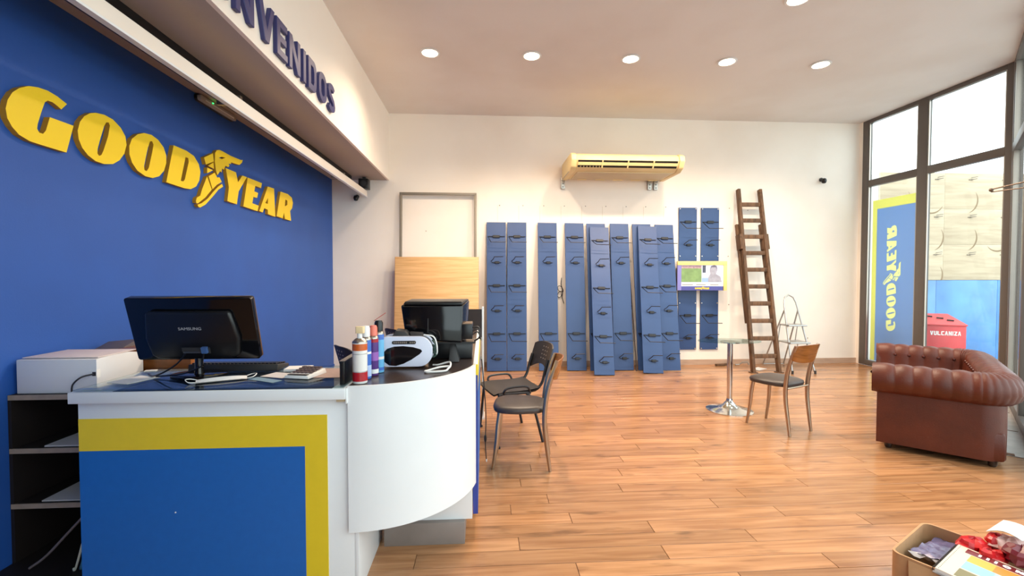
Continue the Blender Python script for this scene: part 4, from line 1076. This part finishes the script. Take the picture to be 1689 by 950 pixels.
_me = bpy.data.meshes.new_from_object(_tmp.evaluated_get(bpy.context.evaluated_depsgraph_get())); bpy.data.objects.remove(_tmp, do_unlink=True)
_me.materials.clear(); _me.materials.append(mat('silver_print', (176, 176, 180), 0.4))
for v in _me.vertices: v.co = Vector(mt(v.co.x*1.15, -.0505 - v.co.z, .165 + v.co.y))
link('brand_lettering', _me, mo)

kb = thing('keyboard', 'dark grey keyboard at the back edge of the desk', 'keyboard', (-1.275, 2.435, 0.965), math.radians(-2))
MB().hexa([(-.225,-.065,0),(.225,-.065,0),(.225,.065,0),(-.225,.065,0),(-.225,-.06,.034),(.225,-.06,.034),(.225,.06,.018),(-.225,.06,.018)]).build('case', M_DKGREY, kb, bevel=.004)
_key = MB().box(-.0075, .0075, -.0075, .0075, 0, .007).mesh('key', bevel=.0015, seg=1); _key.materials.append(M_BLACK)
for r in range(5):
    for c in range(22):
        k = link('key', _key, kb); k.location = (-.205 + c*.0195, -.044 + r*.0215, .032 - r*.0027)
fm = thing('face_mask', 'white folded face mask with ear loops lying on the desk glass', 'mask', (-1.215, 2.165, 0.966), math.radians(25))
MB().grid(lambda i, j: (-.10 + .2*i/16, -.03 + .06*j/8, .004 + .012*math.sin(math.pi*j/8)*(1 if j % 2 else .7) * (1 - .5*abs(i/8-1)**2)), 17, 9).grid(lambda i, j: (-.10 + .2*i/16, -.03 + .06*j/8, .001), 17, 9).build('fabric', M_PAPER, fm)
for sx in (-1, 1):
    MB().tube([(sx*.10, .025, .006), (sx*.125, .03, .012), (sx*.14, .0, .016), (sx*.125, -.03, .008), (sx*.10, -.027, .004)], .0022, 6, sm=5).build('ear_loop', M_PAPER, fm)
ca = thing('calculator', 'white pocket calculator with dark keys on the desk glass', 'calculator', (-0.865, 2.24, 0.966), math.radians(-14))
MB().hexa([(-.065,-.075,0),(.065,-.075,0),(.065,.075,0),(-.065,.075,0),(-.06,-.07,.014),(.06,-.07,.014),(.06,.07,.024),(-.06,.07,.024)]).build('case', M_PAPER, ca, bevel=.003)
box('display', M_DKGREY, ca, -.05, .05, -.068, -.045, .015, .0175)
for r in range(4):
    for c in range(5): box('key', mat('brown_grey_key', (96, 80, 80), 0.5), ca, -.05 + c*.0215, -.034 + c*.0215, -.03 + r*.024, -.013 + r*.024, .017 + r*.0034, .024 + r*.0034)
sheet('paper_sheet', 'white curled paper sheet behind the calculator', M_PAPER, (-0.955, 2.385, 0.9655), .12, .09, .1, .012)
sheet('printed_sheet', 'brownish printed sheet at the right end of the desk glass', mat('brown_print', (176, 150, 140), 0.6, noise=.18, scale=30, stretch=(1, 8, 1)), (-0.76, 2.30, 0.9645), .20, .22, -.02, .0012)
sheet('blue_card', 'grey-blue card on the desk between mask and calculator', mat('grey_blue_card', (120, 150, 168), 0.5), (-1.02, 2.16, 0.9645), .17, .05, -.5, .0012)
sheet('grey_paper', 'light grey paper on the desk right of the face mask', M_PAPERG, (-1.00, 2.26, 0.9645), .13, .10, -.35, .001)
sheet('loose_paper', 'white paper on the desk glass near its left end', M_PAPER, (-1.63, 2.20, 0.9645), .12, .15, -.3, .0015)
sheet('white_slip', 'small white slip beside the printer at the desk back', M_PAPER, (-1.70, 2.405, 0.9645), .05, .03, .3, .003)

# ---- spray cans
def can(label, loc, r, h, body, bands, cap, capcol, straw=False):
    t = thing('spray_can', label, 'spray can', loc, group='spray cans on the curved counter')
    MB().lathe([(r*.95, 0), (r, .004), (r, h*.86)], 28).build('body', body, t)
    MB().lathe([(r*1.02, h*.86), (r*1.02, h*.872), (r*.9, h*.90), (r*.6, h*.945), (r*.45, h*.955)], 28).build('shoulder', M_STEEL, t)
    for z0, z1, m in bands:
        MB().lathe([(r*1.006, h*z0), (r*1.006, h*z1)], 28, cap=False).build('label_band', m, t)
    if cap == 'nozzle':
        MB().lathe([(r*.35, h*.955), (r*.35, h*1.12), (r*.25, h*1.14)], 14).build('valve', M_PAPER, t)
        MB().prism([rrect(-r*.5, r*.62, -r*.4, r*.4, r*.15)], XYZ, h*1.06, h*1.2).build('trigger', mat('cream_cap', (232, 206, 160), 0.4), t, bevel=.003)
    else:
        MB().lathe([(r*.8, h*.93), (r*.8, h*1.12), (r*.6, h*1.17)], 20).build('cap', capcol, t)
    if straw: MB().tube([(-r*.9, 0, h*1.16), (r*1.3, .01, h*1.34)], .0015, 6).build('straw', mat('red_straw', (190, 50, 40), 0.4), t)
W_ = mat('white_can', (228, 226, 222), 0.25); B_ = mat('can_blue', (66, 110, 190), 0.25); LB = mat('can_light_blue', (110, 180, 222), 0.25); PU = mat('can_purple', (84, 50, 120), 0.25)
OR_ = mat('can_orange', (196, 92, 34), 0.3); RD = mat('can_red', (168, 22, 34), 0.3); SI = mat('can_silver', (176, 174, 172), 0.3, .5)
can('white spray can with orange and red bands, nearest on the counter', (-.568, 2.10, ZD), .033, .215, W_, [(.70, .84, OR_), (.05, .24, RD), (.24, .26, SI), (.62, .635, SI)], 'nozzle', None)
can('blue spray can with a white cap, second from the front', (-.565, 2.19, ZD), .026, .215, B_, [(.05, .3, mat('can_pale_blue', (170, 190, 226), .3)), (.55, .6, W_)], 'cap', W_)
can('purple spray can with a red top, third from the front', (-.545, 2.26, ZD), .024, .21, PU, [(.78, .86, RD), (.35, .55, mat('can_violet', (150, 90, 170), .3)), (.05, .15, W_)], 'cap', mat('can_salmon_cap', (226, 120, 100), .4))
can('light blue spray can with black cap and red straw', (-.535, 2.33, ZD), .026, .225, LB, [(.74, .86, B_), (.3, .36, W_), (.05, .12, B_)], 'cap', M_BLACK, True)

# ---- white rounded machine
wd = thing('rounded_machine', 'white rounded counter machine with a black drop-shaped window', 'machine', (-.425, 2.457, ZD))
W2, H2 = .165, .17
side = rrect(-.15, .15, 0.008, .168, .07, 8)
M_DEV = mat('lavender_white_plastic', (222, 224, 240), 0.25)
MB().prism([side], XZY, -.045, -.02).build('front_shell', M_DEV, wd, bevel=.008, seg=3)
MB().prism([rrect(-.142, .142, 0.004, .16, .06, 8)], XZY, -.02, .06).build('body', M_BLACK, wd, bevel=.004)
MB().prism([side], XZY, .06, .08).build('rear_shell', M_DEV, wd, bevel=.008, seg=3)
drop = [(-.11, .062), (-.105, .085), (-.085, .105), (-.05, .116), (0, .118), (.05, .112), (.09, .1), (.098, .09), (.085, .075), (.04, .045), (0, .025), (-.04, .013), (-.075, .016), (-.10, .035)]
MB().prism([drop], XZY, -.048, -.044).build('window', M_GLOSSBLACK, wd, bevel=.001, seg=1)
MB().prism([rrect(-.06, .065, .128, .146, .008)], XZY, -.0475, -.044).build('name_plate', M_BLACK, wd)
for k in range(11):
    if k != 7: box('plate_letter', M_STEEL, wd, -.052 + k*.0105, -.0445 + k*.0105, -.0485, -.0475, .133, .141)
MB().hexa([(-.07,-.01,.16),(.03,-.01,.16),(.03,.06,.165),(-.07,.06,.165),(-.05,0,.195),(.0,0,.19),(.0,.07,.195),(-.05,.07,.2)]).build('feed_flap', M_DKGREY, wd, bevel=.003)
MB().hexa([(.03,.0,.16),(.10,.0,.155),(.10,.06,.155),(.03,.06,.16),(.02,.02,.185),(.09,.02,.18),(.09,.06,.18),(.02,.06,.185)]).build('feed_flap', M_DKGREY, wd, bevel=.003)
MB().tube([(.10, .0, .17), (.15, -.01, .165), (.168, -.005, .13), (.172, .0, .08), (.165, .01, .06)], .004, 8, sm=5).build('carry_handle', M_PAPER, wd)
for k in range(3): MB().tube([(.145, .02 + k*.02, .14 - k*.03), (.165, .0, .12 - k*.03), (.15, .01, .09 - k*.02)], .006, 6).build('side_knob', mat('green_grey_part', (70, 92, 84), .4), wd)

# ---- white cable loop
o = MB().tube([(.03,.06,.012),(-.02,.02,.014),(-.07,-.01,.005),(-.085,-.03,.005),(-.07,-.045,.005),(-.02,-.04,.005),(.02,-.025,.006),(.03,-.005,.012),(.04,.03,.02),(.03,.08,.03),(-.03,.10,.012),(-.06,.12,.008)], .005, 8, sm=5).build('white_cable_loop', M_PAPER, None)
o.location = (-.215, 2.335, ZD); tag(o, 'white cable loop lying on the dark worktop', 'cable')

# ---- black till monitor / printer
po = thing('till_terminal', 'bulky black till terminal on a foot at the counter end', 'terminal', (-.27, 2.62, ZD))
MB().hexa([(-.17,-.06,.13),(.145,-.06,.11),(.165,.12,.11),(-.15,.12,.13),(-.20,-.045,.325),(.15,-.045,.325),(.185,.14,.345),(-.17,.14,.345)]).build('housing', M_GLOSSBLACK, po, bevel=.012, seg=3)
MB().hexa([(-.185,-.05,.327),(.15,-.05,.327),(.18,.13,.345),(-.17,.13,.345),(-.175,-.04,.345),(.145,-.04,.345),(.175,.12,.352),(-.165,.12,.352)]).build('lid', M_BLACK, po, bevel=.004)
MB().bar((-.045, -.0585, .17), (-.045, -.0535, .25), .003, .003).build('seam', M_DKGREY, po)
box('tray', M_BLACK, po, -.1, .22, -.02, .14, .10, .11)
MB().hexa([(.07,-.05,0),(.13,-.05,0),(.13,.05,0),(.07,.05,0),(.075,0,.1),(.10,0,.1),(.10,.05,.1),(.075,.05,.1)]).build('foot', M_DKGREY, po, bevel=.003)
MB().hexa([(-.13,-.02,0),(-.07,-.02,0),(-.07,.08,0),(-.13,.08,0),(-.12,.02,.1),(-.09,.02,.1),(-.09,.06,.1),(-.12,.06,.1)]).build('foot', M_DKGREY, po, bevel=.003)
box('pedestal', M_BLACK, po, -.06, .20, .06, .2, 0, .10, .004)
jb = box('power_box', M_BLACK, po, .145, .205, -.05, .08, .13, .215, .003)
box('box_top', mat('brown_box_top', (120, 96, 76), .6), jb, .147, .203, -.048, .078, .215, .219)
for k in range(3): MB().tube([(.2, -.03, .19 - k*.02), (.235, -.04, .20 - k*.015), (.25, -.03, .17 - k*.02), (.24, -.01, .13), (.215, .0, .112)], .004, 6, sm=5).build('cable', M_DKGREY, po)

# ---- thin cable hanging at the counter side
hc = thing('power_cable', 'thin dark cord with an inline switch hanging at the counter side', 'cable', (0.0, 3.52, 0))
MB().tube([(-.018, .0, .80), (.0, .0, .60), (.015, -.01, .35), (.01, -.02, .15), (.018, -.03, .01)], .004, 6, sm=5).build('cord', M_BLACK, hc)
MB().lathe([(.008, -.025), (.011, 0), (.008, .025)], 10, c=(.0105, -.018, .18)).build('inline_switch', M_BLACK, hc)
MB().lathe([(.005, 0), (.007, .02)], 8, c=(.018, -.03, .0)).build('plug', M_PAPER, hc)

# ================================================================ CARDBOARD BOX WITH CATALOGUES
E1 = math.atan2(.49, .87)
cx = thing('cardboard_box', 'open brown cardboard box of catalogues at the lower right corner', 'box', (1.955, 1.585, 0), E1)
BX, BY, BZ = .20, .26, .33
outer = rrect(-BX, BX, -BY, BY, .035, 5); innr = rrect(-BX+.008, BX-.008, -BY+.008, BY-.008, .03, 5)
MB().prism([outer, innr], XYZ, 0.0, BZ).build('wall', M_CARD, cx, bevel=0.0)
box('bottom', M_CARD, cx, -BX+.01, BX-.01, -BY+.01, BY-.01, 0.001, .01)
MB().hexa([(-BX-.003,-BY+.05,BZ-.01),(-BX-.001,-BY+.05,BZ-.01),(-BX-.001,BY-.06,BZ-.01),(-BX-.003,BY-.06,BZ-.01),(-BX-.05,-BY+.07,BZ-.16),(-BX-.046,-BY+.07,BZ-.16),(-BX-.046,BY-.08,BZ-.16),(-BX-.05,BY-.08,BZ-.16)]).build('flap', M_CARD, cx)
def in_box(x, y, z):
    c, s = math.cos(E1), math.sin(E1); return (1.955 + x*c - y*s, 1.585 + x*s + y*c, z)
o = MB().box(-.16, .16, -.20, .20, 0, .17).build('paper_pile', mat('mixed_paper_pile', (190, 176, 158), .8, noise=.3, scale=18), None, bevel=.01); o.location = in_box(0, 0, .011); o.rotation_euler = (0, 0, E1)
tag(o, 'pile of papers filling the bottom of the cardboard box', 'paper')
pp = thing('plastic_packet', 'crumpled violet plastic packet in the cardboard box', 'packet', (1.94, 1.745, .285), rot=(math.radians(-6), math.radians(4), math.radians(24)))
M_PPK = mat('violet_plastic', (104, 98, 132), .22, noise=.25, scale=16, bump=.5, bscale=22)
MB().grid(lambda i, j: (-.13+.26*i/12, -.075+.15*j/10, .012 + .008*math.sin(i*1.7+j*.9)*math.cos(j*1.1-i*.4)), 13, 11).grid(lambda i, j: (-.13+.26*i/12, -.075+.15*j/10, -.004), 13, 11).build('wrap', M_PPK, pp)
MB().grid(lambda i, j: (-.14+.05*i/5, -.08+.16*j/8, .0 + .01*math.sin(i*2.1+j*1.7)), 6, 9).build('torn_edge', mat('clear_plastic_edge', (206, 200, 200), .2), pp)
M_GCAT = mat('beige_wrap', (196, 178, 150), .6, noise=.3, scale=20, bump=.4, bscale=25)
o = MB().grid(lambda i, j: (-.09+.18*i/10, -.12+.24*j/10, .02*math.sin(i*1.3)*math.cos(j*1.9)), 11, 11).grid(lambda i, j: (-.09+.18*i/10, -.12+.24*j/10, -.02), 11, 11).build('crumpled_wrap', M_GCAT, None); o.location = in_box(-.09, -.10, .225); o.rotation_euler = (.1, -.1, E1)
tag(o, 'crumpled beige wrapping at the left side inside the cardboard box', 'wrapping')
# spiral catalogue lying across the box
cg = thing('spiral_catalogue', 'spiral-bound catalogue with orange and blue cover lying in the box', 'catalogue', (1.904, 1.518, .318), rot=(0, math.radians(3), math.radians(-61.6)))
MB().box(-.15, .22, -.14, .14, 0, .014).build('pages', M_PAPER, cg, bevel=.001)
box('cover', mat('cream_cover', (222, 206, 186), .35), cg, -.15, .22, -.14, .14, .014, .016)
box('back_cover', mat('grey_cover', (150, 144, 140), .4), cg, -.155, .225, -.145, .145, -.003, 0)
cov = [((-.10, -.03), (.02, .085), (232, 176, 70)), ((-.03, .05), (.02, .085), (214, 140, 60)), ((-.10, -.02), (-.05, .02), (150, 196, 222)), ((-.02, .08), (-.10, .02), (176, 208, 228)), ((.05, .21), (-.0, .05), (206, 140, 120)), ((-.12, .21), (.09, .13), (120, 40, 44)), ((.08, .2), (-.12, -.01), (150, 120, 110)), ((-.1, -.03), (-.13, -.06), (130, 120, 80))]
for (a, b), (c, d), col in cov: box('cover_print', mat('print_%d_%d' % (col[0], col[1]), col, .35), cg, a, b, c, d, .016, .0166)
for k in range(20): MB().tube([(-.15 + .0, -.13 + k*.0137, .018), (-.158, -.13 + k*.0137, .012), (-.158, -.13 + k*.0137, .0), (-.148, -.13 + k*.0137, -.005), (-.14, -.13 + k*.0137, .006), (-.142, -.13+k*.0137, .017)], .0016, 5).build('coil', M_DKGREY, cg)
# red and white bag
rbg = thing('red_white_bag', 'crumpled red and white plastic bag at the right of the cardboard box', 'bag', (2.08, 1.67, .30))
def bag(seed, sx, sy, sz, ox, oy, oz):
    r = random.Random(seed)
    vs = []; nu, nv = 14, 9
    for i in range(nu):
        for j in range(nv):
            a = 2*math.pi*i/nu; p = math.pi*j/(nv-1)
            k = 1 + r.uniform(-.22, .22)
            vs.append((ox + sx*k*math.cos(a)*math.sin(p), oy + sy*k*math.sin(a)*math.sin(p), oz + sz*k*-math.cos(p)))
    fs = []
    for i in range(nu):
        for j in range(nv-1): fs.append((i*nv+j, ((i+1) % nu)*nv+j, ((i+1) % nu)*nv+j+1, i*nv+j+1))
    return MB().add(vs, fs)
bag(3, .06, .04, .035, -.06, .04, .035).build('red_fold', mat('red_plastic', (206, 34, 38), .3), rbg, angle=20)
bag(4, .035, .03, .03, .02, .03, .06).build('red_fold', mat('red_plastic', (206, 34, 38), .3), rbg, angle=20)
bag(5, .07, .05, .04, .05, .0, .05).build('white_fold', mat('pinkish_white_plastic', (226, 196, 190), .35), rbg, angle=20)
bag(8, .06, .05, .04, .0, -.08, .065).build('maroon_fold', mat('maroon_plastic', (110, 22, 36), .3), rbg, angle=20)
bag(9, .05, .04, .03, -.06, -.02, .03).build('red_fold', mat('red_plastic', (206, 34, 38), .3), rbg, angle=20)
A_, B_2, C_, D_ = Vector((.0, .05, .09)), Vector((.14, .10, .105)), Vector((.14, -.03, .11)), Vector((.02, -.06, .115))
def flap(i, j, dz=0.0):
    u, v = i / 8, j / 6
    p = (A_*(1-u) + B_2*u)*(1-v) + (D_*(1-u) + C_*u)*v
    return (p.x, p.y, p.z + .018*math.sin(math.pi*v)*(1-.3*u) + dz)
MB().grid(flap, 9, 7).grid(lambda i, j: flap(i, j, -.002), 9, 7).build('white_flap', M_PAPER, rbg)
# light letter-like marks printed along the cover band
xx = -.085
for ch in 'IIIONVNO':
    mb = MB(); w = .010 if ch == 'I' else .022
    for rings in stroke_letter(ch, w, .022, .008): mb.prism([[(a + xx, b + .099) for a, b in r] for r in rings], XYZ, .0166, .0172)
    mb.build('cover_mark', M_PAPER, cg, smooth=False); xx += w + .012
